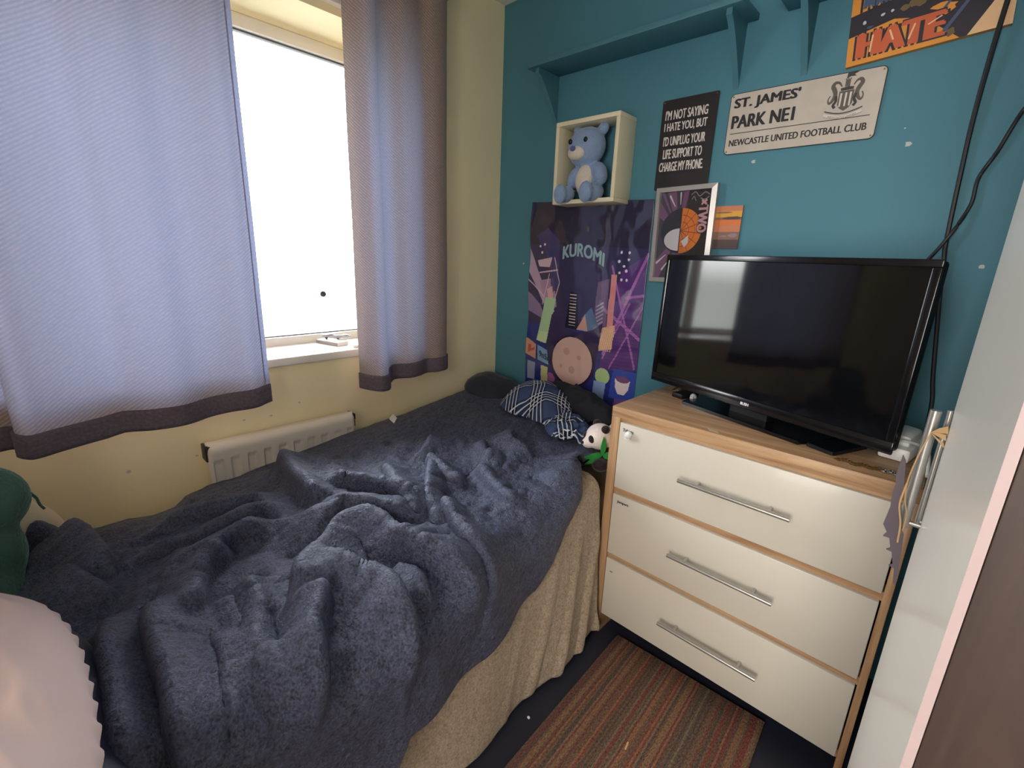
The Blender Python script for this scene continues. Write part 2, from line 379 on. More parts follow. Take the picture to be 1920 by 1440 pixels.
def drape(ny, nx, y0, y1, x0, rad, hem, lift, xe, out=0.03):
    """sheet lying on the bed, turning over its right-hand edge and hanging to hem(y); returns plan coords, base points and normals"""
    y = np.linspace(y0, y1, ny); u = np.linspace(0, 1, nx)
    Yg = np.repeat(y[:, None], nx, 1); Ug = np.repeat(u[None, :], ny, 0)
    if callable(x0): x0 = x0(Yg)
    XE = xe(Yg); W = XE-rad-x0; A = rad*PI/2; zt_e = ztop(XE-rad, Yg)+lift
    Lh = np.clip(zt_e-rad-hem(Yg), -A, 2.0); T = W+A+Lh; sD = Ug*T
    top = sD <= W; arc = (~top) & (sD <= W+A); sd = sD > W+A
    X = np.where(top, x0+sD, 0.0); th = np.clip((sD-W)/rad, 0, PI/2)
    X = np.where(top, X, XE-rad+rad*np.sin(th)); Z = np.where(top, ztop(np.where(top, X, 0), Yg)+lift, zt_e-rad+rad*np.cos(th))
    dn = np.clip(sD-W-A, 0, None)
    X = np.where(sd, X+out*dn*0.0, X); Z = np.where(sd, zt_e-rad-dn, Z)
    NX = np.where(top, 0.0, np.sin(th)); NZ = np.where(top, 1.0, np.cos(th))
    return X, Yg, Z, NX, NZ, sD, W, dn, x0
X, Y, Z, NX, NZ, sD, W_, dn, x0_ = drape(420, 330, -2.06, -0.14, lambda q: 0.085+np.interp(q, [-1.74, -1.68, -1.62, -1.56, -1.50, -1.46], [0.0, 0.06, 0.045, 0.075, 0.05, 0.0]), 0.075, hemz, 0.014, xedge)
PX = x0_+sD                       # unrolled plan coordinate
fx = np.minimum(PX, xedge(Y)+0.12)
wx = PX+0.03*perlin(PX*7, Y*7, 5); wy = Y+0.03*perlin(PX*7+9, Y*7, 6)
H, LX, LY = fold_height(X*0.75+fx*0.25, Y); H = 1.8*H
near = np.clip((-Y-0.2)/0.5, 0.25, 1)
rg = 1-np.abs(fbm(wx*4.2, wy*4.2, 3, 21))*2.2
H += 0.015*np.clip(rg-0.35, 0, 1)*near + 0.008*fbm(wx*6, wy*6, 3, 33)*near
rg2 = 1-np.abs(fbm(wx*10, wy*8, 2, 61))*2.4
H += 0.007*np.clip(rg2-0.4, 0, 1)
H += 0.0032*fbm(PX*52, Y*52, 3, 44, 0.65)
hang = np.clip(dn/0.15, 0, 1)
H = H*(1-0.65*hang) + hang*(0.020*np.sin(Y*23+2.2*perlin(Y*3, PX*2, 8))+0.012*perlin(Y*9, PX*2.2, 12))
wallside = np.clip(sD/0.1, 0, 1)
H = H*(0.25+0.75*wallside)*(0.45+0.55*NZ)
lean = 0.35*NZ*wallside
P = np.stack([X+NX*H+LX*lean, Y+0.004*perlin(PX*5, Y*3, 90)*hang+LY*lean, Z+NZ*H], -1)
# ragged front end and hem
P[:, :, 1] += np.where(Y < -2.0, 0.0, 0.0)
ZTOP_THROW = P.copy()
def fleece(name, c_lo, c_hi, sheen_w, tint, fscale=260.0, bump=0.55, rough=0.9, spec=0.1, ior=1.5):
    m = bpy.data.materials.new(name); m.use_nodes = True; t = m.node_tree; b = t.nodes['Principled BSDF']
    b.inputs['Roughness'].default_value = rough; b.inputs['Specular IOR Level'].default_value = spec; b.inputs['Specular Tint'].default_value = tint; b.inputs['IOR'].default_value = ior
    b.inputs['Sheen Weight'].default_value = sheen_w; b.inputs['Sheen Roughness'].default_value = 0.45; b.inputs['Sheen Tint'].default_value = tint
    co = t.nodes.new('ShaderNodeTexCoord')
    n1 = t.nodes.new('ShaderNodeTexNoise'); n1.inputs['Scale'].default_value = 70; n1.inputs['Detail'].default_value = 6; n1.inputs['Roughness'].default_value = 0.75; n1.inputs['Distortion'].default_value = 0.5
    n2 = t.nodes.new('ShaderNodeTexNoise'); n2.inputs['Scale'].default_value = fscale; n2.inputs['Detail'].default_value = 3
    for n in (n1, n2): t.links.new(co.outputs['Object'], n.inputs['Vector'])
    ad = t.nodes.new('ShaderNodeMath'); ad.operation = 'ADD'; t.links.new(n1.outputs[0], ad.inputs[0]); t.links.new(n2.outputs[0], ad.inputs[1])
    hf = t.nodes.new('ShaderNodeMath'); hf.operation = 'MULTIPLY'; hf.inputs[1].default_value = 0.5; t.links.new(ad.outputs[0], hf.inputs[0])
    r = t.nodes.new('ShaderNodeValToRGB'); r.color_ramp.elements[0].position = 0.36; r.color_ramp.elements[1].position = 0.66
    r.color_ramp.elements[0].color = c_lo; r.color_ramp.elements[1].color = c_hi
    t.links.new(hf.outputs[0], r.inputs[0]); t.links.new(r.outputs[0], b.inputs['Base Color'])
    bp = t.nodes.new('ShaderNodeBump'); bp.inputs['Strength'].default_value = bump; bp.inputs['Distance'].default_value = 0.010
    t.links.new(hf.outputs[0], bp.inputs['Height']); t.links.new(bp.outputs[0], b.inputs['Normal'])
    MATS[name] = m; return m
m_throw = fleece('navy_fleece', srgb(8, 7, 12), srgb(98, 103, 136), 0.06, (0.78, 0.85, 1.0, 1), 210.0, 0.85, 0.5, 0.8)
m_beige = fleece('beige_teddy_fleece', srgb(150, 132, 112), srgb(204, 187, 166), 0.25, (1, 0.95, 0.85, 1), 150.0, 0.9)
bm = BM(); grid(bm, P)
throw = finish('fleece_throw', bm, m_throw, smooth=180); solidify(throw, 0.010)
tag(throw, 'rumpled navy blue fleece throw spread across the bed', 'blanket')
bm = BM(); tr_, tu_, tn_ = Vector((0.53, 0.85, 0.0)).normalized(), Vector((-0.28, 0.17, 0.94)).normalized(), Vector((0.80, -0.50, 0.33)).normalized()
prism(bm, [(0.004, -0.020), (0.017, 0.002), (0.0, 0.021), (-0.015, -0.001)], lambda u, v, w_: Vector((0.145, -0.735, 0.636))+tr_*u+tu_*v+tn_*w_, 0.001)
finish('care_tag', bm, M('white_label_satin', srgb(226, 216, 212), 0.6), throw)['label'] = 'white care tag on the throw'

# beige fleece under the throw, hanging to the floor
def hem_floor(Y_): return np.interp(Y_, [-2.1, -1.0, -0.7, -0.5], [0.012, 0.012, 0.02, 0.035])
def xe2(Y_): return np.interp(Y_, [-2.1, -1.3, -1.0, -0.7, -0.5], [1.02, 1.02, 1.015, 1.005, 1.002])
X, Y, Z, NX, NZ, sD, W_, dn, x0_ = drape(330, 120, -2.06, -0.497, 0.60, 0.05, hem_floor, -0.012, xe2)
k = np.clip(dn/0.45, 0, 1); farr = np.clip((Y+1.05)/0.5, 0, 1)
ph = (Y-0.9*dn*0.55)
H = k*(0.010*np.sin(Y*17+1.0)+0.008*perlin(Y*6, dn*3, 3)) + farr*k*(0.020*np.maximum(0, np.sin((Y+0.32*dn)*52))**1.5+0.012) + 0.030*k
H += 0.0018*fbm(sD*60, Y*60, 2, 71)
P = np.stack([X+NX*H, Y, Z+NZ*H], -1)
bm = BM(); grid(bm, P); bl = finish('fleece_blanket', bm, m_beige, smooth=180); solidify(bl, 0.008)
tag(bl, 'beige teddy fleece blanket hanging from the bed edge down to the floor', 'blanket')

# ------------------------------------------------------------------ pillows and cushions on the bed
def pillow(name, c, a, b, h, m, rot=(0, 0, 0), p=2.5, puff=0.55, n=56, wr=0.006, seed=1, ruffle=0.0, wscale=9.0):
    """soft pillow of half-size a x b and half-thickness h with a pinched seam"""
    bm = BM(); R_ = Euler(rot).to_matrix(); C_ = Vector(c)
    th = np.linspace(0, 2*PI, n*2 if not ruffle else 420, endpoint=False); rr = np.linspace(0, 1, n//2)**0.8
    ct, st = np.cos(th), np.sin(th)
    k = (np.abs(ct)**p+np.abs(st)**p)**(-1/p)
    rings = {}
    for side in (1, -1):
        prev = None
        for i, r in enumerate(rr):
            if r == 0:
                ring = [bm.verts.new((0, 0, side*h))]*len(th)
            else:
                xs = a*k*ct*r; ys = b*k*st*r
                z = side*h*np.clip(1-r**2.4, 0, 1)**puff
                z = z + side*wr*(fbm(xs*wscale+seed, ys*wscale, 3, seed)+0.8*np.clip(1-np.abs(fbm(xs*wscale*0.5+ys*4, ys*wscale*1.6-xs*3, 2, seed+3))*5, 0, 1)*(1 if ruffle else 0))*min(1, (1-r)*6)
                if r == 1 and ruffle:
                    z = z + ruffle*0.5*np.sin(th*60); xs = xs*(1+0.005*np.sin(th*60)); ys = ys*(1+0.010*np.sin(th*60+0.5*np.sin(th*7)))
                if r == 1 and side == -1: ring = rings['seam']
                else: ring = [bm.verts.new((xs[j], ys[j], z[j])) for j in range(len(th))]
                if r == 1 and side == 1: rings['seam'] = ring
            if prev is not None:
                for j in range(len(th)):
                    j2 = (j+1) % len(th)
                    vs = [prev[j], ring[j], ring[j2], prev[j2]]
                    uq = []
                    for v in vs:
                        if v not in uq: uq.append(v)
                    if side == -1: uq.reverse()
                    if len(uq) > 2:
                        try: bm.faces.new(uq)
                        except ValueError: pass
            prev = ring
    for v in bm.verts: v.co = C_ + R_ @ v.co
    return bm
m_pink = M('dusty_pink_cotton', srgb(234, 209, 206), 0.75, var=0.06, vscale=5, bump=0.25, bscale=22, bdist=0.004, sheen=0.1)
m_navy = M('navy_satin_cotton', srgb(42, 46, 72), 0.6, var=0.1, bump=0.1, bscale=30, sheen=0.15)
o = finish('pillow', pillow('p', (1.0, -1.995, 0.70), 0.38, 0.243, 0.10, m_pink, (0.03, 0.02, 0), 2.6, 0.6, 90, 0.010, 3, 0.008, 7.0), m_pink, smooth=180)
tag(o, 'pale pink pillow with a frilled edge at the near end of the bed', 'pillow')
o = finish('pillow', pillow('p', (0.97, -1.99, 0.585), 0.43, 0.262, 0.065, m_navy, (0.02, 0.05, 0), 2.8, 0.6, 56, 0.010, 8), m_navy, smooth=180)
tag(o, 'dark navy smooth pillow just below the pink pillow', 'pillow')
m_creamp = M('cream_pillowcase', srgb(240, 222, 192), 0.8, var=0.04, bump=0.15, bscale=14, bdist=0.005)
o = finish('pillow', pillow('p', (0.155, -1.885, 0.53), 0.16, 0.15, 0.05, m_creamp, (0, PI/2-0.1, 0), 2.2, 0.6, 40, 0.004, 12), m_creamp, smooth=180)
tag(o, 'cream cushion leaning on the yellow wall behind the green plush', 'cushion')
o = finish('pillow', pillow('p', (0.935, -0.235, 0.655), 0.13, 0.12, 0.07, m_creamp, (0.1, -1.0, 0.1), 2.6, 0.6, 44, 0.006, 15), m_creamp, smooth=180)
tag(o, 'cream pillow squeezed between the panda and the chest of drawers', 'pillow')
o = finish('pillow', pillow('p', (0.17, -0.17, 0.655), 0.15, 0.13, 0.075, m_navy, (0.1, 0.25, 0.3), 2.3, 0.6, 44, 0.008, 19), M('charcoal_navy_fleece', srgb(44, 47, 62), 0.9, sheen=0.2, bump=0.3, bscale=90), smooth=180)
tag(o, 'dark charcoal pillow in the far corner of the bed', 'pillow')
# green plush bolster at the left edge
m_green = M('green_plush', srgb(62, 100, 90), 0.9, var=0.35, vscale=14, sheen=0.5, sheen_tint=(0.6, 1, 0.85, 1), bump=0.6, bscale=120, bdist=0.006)
gp = thing('plush_bolster', (0.30, -1.9, 0.55), 'dark green plush bolster standing at the left end of the bed', 'plush toy')
bm = BM(); ellipsoid(bm, (0.30, -1.875, 0.745), (0.085, 0.095, 0.085)); ellipsoid(bm, (0.31, -1.905, 0.63), (0.08, 0.10, 0.12)); ellipsoid(bm, (0.34, -1.93, 0.55), (0.11, 0.11, 0.08))
blob(finish('body', bm, m_green, gp), 0.008, 8)
bm = BM(); tube(bm, spline([(0.28, -1.785, 0.735), (0.275, -1.777, 0.715), (0.28, -1.774, 0.70), (0.285, -1.768, 0.688)], 5), 0.003, 6); finish('thread', bm, m_green, gp)

# ------------------------------------------------------------------ clothes pile: plaid shirt
def plaid(name):
    m = bpy.data.materials.new(name); m.use_nodes = True; t = m.node_tree; b = t.nodes['Principled BSDF']
    b.inputs['Roughness'].default_value = 0.85; b.inputs['Specular IOR Level'].default_value = 0.15
    uv = t.nodes.new('ShaderNodeUVMap'); sp = t.nodes.new('ShaderNodeSeparateXYZ'); t.links.new(uv.outputs[0], sp.inputs[0])
    def stripe(sock, period, lines, wd):
        m1 = t.nodes.new('ShaderNodeMath'); m1.operation = 'DIVIDE'; m1.inputs[1].default_value = period; t.links.new(sock, m1.inputs[0])
        f = t.nodes.new('ShaderNodeMath'); f.operation = 'FRACT'; t.links.new(m1.outputs[0], f.inputs[0])
        acc = None
        for c in lines:
            cmp = t.nodes.new('ShaderNodeMath'); cmp.operation = 'COMPARE'; cmp.inputs[1].default_value = c; cmp.inputs[2].default_value = wd; t.links.new(f.outputs[0], cmp.inputs[0])
            if acc is None: acc = cmp.outputs[0]
            else:
                a = t.nodes.new('ShaderNodeMath'); a.operation = 'MAXIMUM'; t.links.new(acc, a.inputs[0]); t.links.new(cmp.outputs[0], a.inputs[1]); acc = a.outputs[0]
        return acc
    l1 = stripe(sp.outputs[0], 0.135, (0.12, 0.25, 0.38, 0.51), 0.016); l2 = stripe(sp.outputs[1], 0.135, (0.12, 0.25, 0.38, 0.51), 0.016)
    b1 = stripe(sp.outputs[0], 0.135, (0.32,), 0.27); b2 = stripe(sp.outputs[1], 0.135, (0.32,), 0.27)
    ad = t.nodes.new('ShaderNodeMath'); ad.operation = 'ADD'; t.links.new(b1, ad.inputs[0]); t.links.new(b2, ad.inputs[1])
    hv = t.nodes.new('ShaderNodeMath'); hv.operation = 'MULTIPLY'; hv.inputs[1].default_value = 0.5; t.links.new(ad.outputs[0], hv.inputs[0])
    mx = t.nodes.new('ShaderNodeMix'); mx.data_type = 'RGBA'; mx.inputs[6].default_value = srgb(66, 82, 118); mx.inputs[7].default_value = srgb(26, 29, 44); t.links.new(hv.outputs[0], mx.inputs[0])
    mm = t.nodes.new('ShaderNodeMath'); mm.operation = 'MAXIMUM'; t.links.new(l1, mm.inputs[0]); t.links.new(l2, mm.inputs[1])
    mx2 = t.nodes.new('ShaderNodeMix'); mx2.data_type = 'RGBA'; mx2.inputs[7].default_value = srgb(205, 210, 222); t.links.new(mm.outputs[0], mx2.inputs[0]); t.links.new(mx.outputs[2], mx2.inputs[6])
    n = t.nodes.new('ShaderNodeTexNoise'); n.inputs['Scale'].default_value = 300; mx3 = t.nodes.new('ShaderNodeBump'); mx3.inputs['Strength'].default_value = 0.2; mx3.inputs['Distance'].default_value = 0.001
    t.links.new(n.outputs[0], mx3.inputs['Height']); t.links.new(mx3.outputs[0], b.inputs['Normal'])
    t.links.new(mx2.outputs[2], b.inputs['Base Color']); MATS[name] = m; return m
m_plaid = plaid('navy_white_plaid')
def cloth_patch(c, a, b, rot, dome, base_fn, seed, n=70, crumple=0.012, skew=0.0, uvrot=0.5, cs=9.0):
    """loose crumpled cloth: an irregular oval sheet domed over what lies below"""
    u = np.linspace(-1, 1, n); U, V = np.meshgrid(u, u, indexing='ij')
    # squircle map of the square to a disc
    DX = U*np.sqrt(1-V*V/2); DY = V*np.sqrt(1-U*U/2); r = np.hypot(DX, DY); ang = np.arctan2(DY, DX)
    edge = 1+0.10*np.sin(ang*3+seed)+0.06*np.sin(ang*5+2*seed)
    lx = DX*a*edge; ly = DY*b*edge; cr, sr = math.cos(rot), math.sin(rot)
    Xw = c[0]+lx*cr-ly*sr; Yw = c[1]+lx*sr+ly*cr
    Zw = base_fn(Xw, Yw)+dome*np.clip(1-r**2, 0, 1)**0.8
    rg = 1-np.abs(fbm(Xw*cs+seed, Yw*cs, 3, seed))*2.2
    Zw = Zw+crumple*np.clip(rg, -0.5, 1)*(0.4+0.6*r)+crumple*0.5*fbm(Xw*20, Yw*20, 2, seed+5)
    cu, su = math.cos(uvrot), math.sin(uvrot)
    uv = np.stack([(lx*cu-ly*su)*1.15+1.0+0.02*perlin(Xw*6, Yw*6, seed), (lx*su+ly*cu)*1.15+1.0+0.02*perlin(Xw*6, Yw*6, seed+1)], -1)
    return np.stack([Xw, Yw, Zw], -1), uv
base_bed = lambda x, y: ztop(x, y)+0.034
shirt = thing('plaid_shirt', (0.55, -0.22, 0.64), 'crumpled navy and white plaid shirt heaped below the poster', 'shirt')
P, uv = cloth_patch((0.50, -0.215), 0.20, 0.15, -0.35, 0.115, base_bed, 2, 90, 0.008, uvrot=0.55)
bm = BM(); grid(bm, P, uv=uv); o = finish('shirt_body', bm, m_plaid, shirt, smooth=180); solidify(o, 0.003)
P, uv = cloth_patch((0.745, -0.335), 0.13, 0.085, -0.7, 0.045, base_bed, 5, 80, 0.022, uvrot=0.2, cs=16.0)
bm = BM(); grid(bm, P, uv=uv); o = finish('shirt_sleeve', bm, m_plaid, shirt, smooth=180); solidify(o, 0.003)
P, uv = cloth_patch((0.60, -0.13), 0.28, 0.09, -0.1, 0.10, base_bed, 9, 70, 0.02)
bm = BM(); grid(bm, P); o = finish('folded_garment', bm, M('black_cotton', srgb(28, 30, 40), 0.85, var=0.2, bump=0.3, bscale=60), smooth=180); solidify(o, 0.004)
tag(o, 'black cotton garment bunched behind the plaid shirt', 'garment')

# ------------------------------------------------------------------ panda plush with bamboo
pc = Vector((0.922, -0.385, 0.697))
pan = thing('panda_plush', (0.93, -0.37, 0.63), 'small panda soft toy holding green bamboo leaves beside the drawers', 'plush toy')
m_pw = M('white_plush', srgb(240, 226, 220), 0.95, var=0.05, sheen=0.4, bump=0.6, bscale=180, bdist=0.004)
m_pb = M('black_plush', srgb(38, 24, 26), 0.95, var=0.2, sheen=0.3, bump=0.6, bscale=180, bdist=0.004)
fdir = Vector((-0.45, -0.75, -0.12)).normalized()
bm = BM(); ellipsoid(bm, pc, (0.050, 0.052, 0.047)); ellipsoid(bm, pc+fdir*0.043+Vector((0, 0, -0.014)), (0.024, 0.024, 0.019)); blob(finish('head', bm, m_pw, pan), 0.005, 5)
bm = BM(); ellipsoid(bm, pc+Vector((0.015, 0.01, -0.075)), (0.060, 0.06, 0.045)); ellipsoid(bm, pc+Vector((-0.03, -0.05, -0.082)), (0.035, 0.03, 0.022)); ellipsoid(bm, pc+Vector((0.045, -0.055, -0.078)), (0.03, 0.03, 0.022)); blob(finish('body', bm, m_pb, pan), 0.006, 5)
rt = fdir.cross(Vector((0, 0, 1))).normalized()
for s, q in ((-1, 0.9), (1, 1.0)):
    bm = BM(); ellipsoid(bm, pc+rt*s*0.033+Vector((0, 0, 0.037))-fdir*0.002, (0.015, 0.015, 0.015)); finish('ear', bm, m_pb, pan)
    bm = BM(); ellipsoid(bm, pc+fdir*0.043+rt*s*0.022+Vector((0, 0, 0.007)), (0.011, 0.011, 0.014), (0, 0.4*s, 0)); finish('eye_patch', bm, m_pb, pan)
bm = BM(); ellipsoid(bm, pc+fdir*0.067+Vector((0, 0, -0.008)), (0.007, 0.006, 0.005)); finish('nose', bm, m_pb, pan)
m_leaf = M('green_felt_leaf', srgb(40, 150, 66), 0.7, var=0.2, sheen=0.2)
for ang, L_, up_ in ((0.12, 0.075, 0), (-0.22, 0.07, 2), (0.35, 0.05, 4), (1.5, 0.075, 6), (2.95, 0.045, 8), (3.5, 0.045, 10)):
    bm = BM(); b0 = pc-rt*0.046+fdir*0.012+Vector((0, 0, -0.048)); dx = fdir*math.cos(ang)+Vector((0, 0, 1))*math.sin(ang)
    dx.normalize(); sd = dx.cross(rt).normalized()
    n = 10; ol = [(i/n, 0.010*math.sin(PI*(i/n)**0.8)) for i in range(n+1)]
    outl = ol+[(t_, -w_) for t_, w_ in reversed(ol[1:-1])]
    prism(bm, outl, lambda u, v, w_: b0+dx*(u*L_)+sd*v-rt*(w_+0.008*math.sin(u*2)+0.001*up_), 0.0025)
    finish('bamboo_leaf', bm, m_leaf, pan)

# ------------------------------------------------------------------ radiator
rad = thing('radiator', (0.05, -1.12, 0.2), 'white panel radiator under the window beside the bed', 'radiator')
m_rad = M('white_radiator_enamel', srgb(230, 222, 216), 0.4, var=0.04)
RY0, RY1, RZ0, RZ1 = -1.385, -0.868, 0.16, 0.675
ys = np.linspace(RY0, RY1, 240); zs = np.linspace(RZ0, RZ1, 90); Yg, Zg = np.meshgrid(ys, zs, indexing='ij')
ph = ((Yg-RY0)/(RY1-RY0)*10.0) % 1.0
fl = np.clip((0.30-np.abs(ph-0.5))/0.08, 0, 1); fl = fl*fl*(3-2*fl)
zz = np.clip((RZ1-0.055-Zg)/0.012, 0, 1)*np.clip((Zg-RZ0-0.05)/0.012, 0, 1)
Xg = 0.085-0.009*fl*zz
edge = np.minimum(np.minimum(Yg-RY0, RY1-Yg), np.minimum(Zg-RZ0, RZ1-Zg)); Xg -= 0.012*np.clip(1-edge/0.014, 0, 1)**2
tp = np.clip((Zg-(RZ1-0.03))/0.03, 0, 1); Xg -= 0.02*tp**2
bm = BM(); grid(bm, np.stack([Xg, Yg, Zg], -1)); o = finish('panel', bm, m_rad, rad, smooth=60); solidify(o, 0.004)
bm = BM(); box(bm, 0.03, 0.066, RY0+0.003, RY1-0.003, RZ0+0.01, RZ1-0.003, 0.008); finish('back_panel', bm, m_rad, rad)
m_blk = M('black_plastic_trim', srgb(40, 40, 44), 0.5)
for y in (RY0, RY1):
    bm = BM(); s = 1 if y == RY0 else -1
    box(bm, 0.025, 0.072, y-0.005, y+0.005, RZ1-0.06, RZ1-0.006, 0.002); box(bm, 0.058, 0.074, y-0.006, y+0.010*s if s > 0 else y+0.006, RZ1-0.03, RZ1-0.008, 0.002)
    finish('end_clip', bm, m_blk, rad)
for y in (-1.30, -0.95):
    bm = BM(); box(bm, 0.0, 0.032, y-0.015, y+0.015, 0.25, 0.60); finish('wall_bracket', bm, m_rad, rad)

# ------------------------------------------------------------------ curtains
def curtain_mat(name, c_face, c_trans, amt, weave=True):
    m = bpy.data.materials.new(name); m.use_nodes = True; t = m.node_tree; b = t.nodes['Principled BSDF']
    b.inputs['Roughness'].default_value = 0.9; b.inputs['Specular IOR Level'].default_value = 0.08; b.inputs['Sheen Weight'].default_value = 0.1
    tl = t.nodes.new('ShaderNodeBsdfTranslucent'); tl.inputs[0].default_value = c_trans
    ms = t.nodes.new('ShaderNodeMixShader'); ms.inputs[0].default_value = amt
    t.links.new(b.outputs[0], ms.inputs[1]); t.links.new(tl.outputs[0], ms.inputs[2]); t.links.new(ms.outputs[0], t.nodes['Material Output'].inputs[0])
    uv = t.nodes.new('ShaderNodeUVMap'); mp = t.nodes.new('ShaderNodeMapping'); mp.inputs['Rotation'].default_value = (0, 0, 0.62)
    t.links.new(uv.outputs[0], mp.inputs[0])
    wv = t.nodes.new('ShaderNodeTexWave'); wv.inputs['Scale'].default_value = 38; wv.inputs['Distortion'].default_value = 1.2; wv.inputs['Detail'].default_value = 1; wv.bands_direction = 'Y'; t.links.new(mp.outputs[0], wv.inputs['Vector'])
    n = t.nodes.new('ShaderNodeTexNoise'); n.inputs['Scale'].default_value = 120; t.links.new(uv.outputs[0], n.inputs['Vector'])
    mx = t.nodes.new('ShaderNodeMix'); mx.data_type = 'RGBA'
    mx.inputs[6].default_value = tuple(v*0.7 for v in c_face[:3])+(1,); mx.inputs[7].default_value = tuple(min(1, v*1.25) for v in c_face[:3])+(1,)
    md = t.nodes.new('ShaderNodeMath'); md.operation = 'MULTIPLY'; t.links.new(wv.outputs['Fac'] if weave else n.outputs[0], md.inputs[0]); t.links.new(n.outputs[0], md.inputs[1])
    m2 = t.nodes.new('ShaderNodeMath'); m2.operation = 'MULTIPLY'; m2.inputs[1].default_value = 1.8; m2.use_clamp = True; t.links.new(md.outputs[0], m2.inputs[0])
    t.links.new(m2.outputs[0], mx.inputs[0]); t.links.new(mx.outputs[2], b.inputs['Base Color'])
    bp = t.nodes.new('ShaderNodeBump'); bp.inputs['Strength'].default_value = 0.3; bp.inputs['Distance'].default_value = 0.002; t.links.new(md.outputs[0], bp.inputs['Height']); t.links.new(bp.outputs[0], b.inputs['Normal'])
    MATS[name] = m; return m
m_curt = curtain_mat('grey_beige_twill', srgb(176, 154, 144), srgb(138, 150, 186), 0.17)
m_hem = curtain_mat('dark_lined_hem', srgb(116, 106, 118), srgb(130, 138, 172), 0.12, weave=False)
m_shem = curtain_mat('folded_side_hem', srgb(150, 144, 156), srgb(140, 150, 188), 0.22, weave=False)
def curtain_sheet(path, z0, z1, nz, off=0.0, z0fn=None, s0=0.0, s1=1.0, flat=0.0, npt=14):
    pts = np.array(spline([(a, b, 0) for a, b in path], npt)); n = len(pts)
    i0, i1 = int(s0*(n-1)), int(s1*(n-1)); pts = pts[i0:i1+1]; n = len(pts)
    tg = np.gradient(pts[:, :2], axis=0); tg /= np.linalg.norm(tg, axis=1)[:, None]; nr = np.stack([tg[:, 1], -tg[:, 0]], 1)
    if nr[:, 0].mean() < 0: nr = -nr
    arc = np.concatenate([[0], np.cumsum(np.linalg.norm(np.diff(pts[:, :2], axis=0), axis=1))])
    zl = np.linspace(0, 1, nz); P = np.zeros((n, nz, 3)); UV = np.zeros((n, nz, 2))
    xm = 0.09
    for j, k in enumerate(zl):
        zb = z0+(z0fn(pts[:, 1]) if z0fn else 0.0); z = zb+(z1-zb)*k if nz > 1 else zb
        hgt = np.clip((z-z0)/1.4, 0, 1); sq = 1-flat*hgt
        px = xm+(pts[:, 0]-xm)*sq+0.006*perlin(arc*5, z*2.0, 4)
        P[:, j, 0] = px+nr[:, 0]*off; P[:, j, 1] = pts[:, 1]+nr[:, 1]*off; P[:, j, 2] = z
        UV[:, j, 0] = arc; UV[:, j, 1] = z
    return P, UV
def make_curtain(path, label, z0, side_hem, z0fn=None, flat=0.12):
    path = [(0.112+(a-0.112)*1.45, b) for a, b in path]
    root = thing('curtain', (0.1, path[len(path)//2][1], 0.8), label, 'curtain', None)
    P, uv = curtain_sheet(path, z0, 2.27, 40, 0, z0fn, side_hem[1]-0.012 if side_hem else 0.0, 1.0, flat=flat); bm = BM(); grid(bm, P, uv=uv); o = finish('curtain_panel', bm, m_curt, root, smooth=180)
    zf = z0fn if z0fn else (lambda y: 0*y)
    P, uv = curtain_sheet(path, z0-0.002, z0+0.066, 6, 0.003, None if not z0fn else (lambda y: zf(y)), flat=0.0)
    P2 = P.copy()
    for j in range(6): P2[:, j, 2] = z0+zf(P[:, 0, 1])-0.002+0.062*j/5
    bm = BM(); grid(bm, P2, uv=uv); h = finish('hem', bm, m_hem, root, smooth=180); solidify(h, 0.006, 0); h['label'] = 'darker bottom hem band'
    if side_hem:
        P, uv = curtain_sheet(path, z0+0.055, 2.27, 40, 0.003, None, side_hem[0], side_hem[1], flat=flat); bm = BM(); grid(bm, P, uv=uv); h = finish('side_hem', bm, m_shem, root, smooth=180); h['label'] = 'darker folded side edge'
    return root
pathL = [(0.105, -1.185), (0.115, -1.21), (0.125, -1.25), (0.108, -1.32), (0.105, -1.38), (0.125, -1.45), (0.122, -1.52), (0.104, -1.58), (0.112, -1.65), (0.128, -1.72), (0.138, -1.765), (0.118, -1.79), (0.082, -1.785), (0.070, -1.81), (0.085, -1.88), (0.10, -1.96), (0.09, -2.04)]
make_curtain(pathL, 'wide grey beige twill curtain drawn across the left of the window', 0.778, (0.0, 0.055), lambda y: np.interp(y, [-2.1, -1.80, -1.77, -1.62, -1.58, -1.4, -1.32, -1.2], [0.0, 0.0, -0.006, -0.002, 0.004, 0.0, 0.008, 0.018]))
pathR = [(0.085, -0.835), (0.120, -0.822), (0.150, -0.795), (0.142, -0.755), (0.112, -0.725), (0.104, -0.68), (0.122, -0.63), (0.118, -0.58), (0.104, -0.53), (0.116, -0.48), (0.110, -0.43), (0.085, -0.392)]
make_curtain(pathR, 'narrow grey curtain gathered at the right of the window near the corner', 0.775, None, lambda y: np.interp(y, [-0.84, -0.76, -0.70, -0.39], [0.0, -0.004, 0.018, 0.022]))
bm = BM(); box(bm, 0.0, 0.032, -2.06, -0.42, 2.098, 2.112, 0.003)
tag(finish('curtain_track', bm, m_white), 'slim white track fixed to the wall above the window', 'curtain track')
rod = thing('curtain_rod', (0.09, -1.22, 2.28), 'curtain rod above the window holding both curtains', 'curtain rod')
bm = BM(); tube(bm, [(0.09, -2.1, 2.28), (0.09, -0.35, 2.28)], 0.011, 12); finish('rod', bm, M('brushed_steel', srgb(190, 190, 192), 0.35, 0.9), rod)
for y in (-2.0, -0.37):
    bm = BM(); box(bm, 0.0, 0.098, y-0.008, y+0.008, 2.265, 2.275); box(bm, 0.0, 0.006, y-0.02, y+0.02, 2.25, 2.31); finish('bracket', bm, MATS['brushed_steel'], rod)

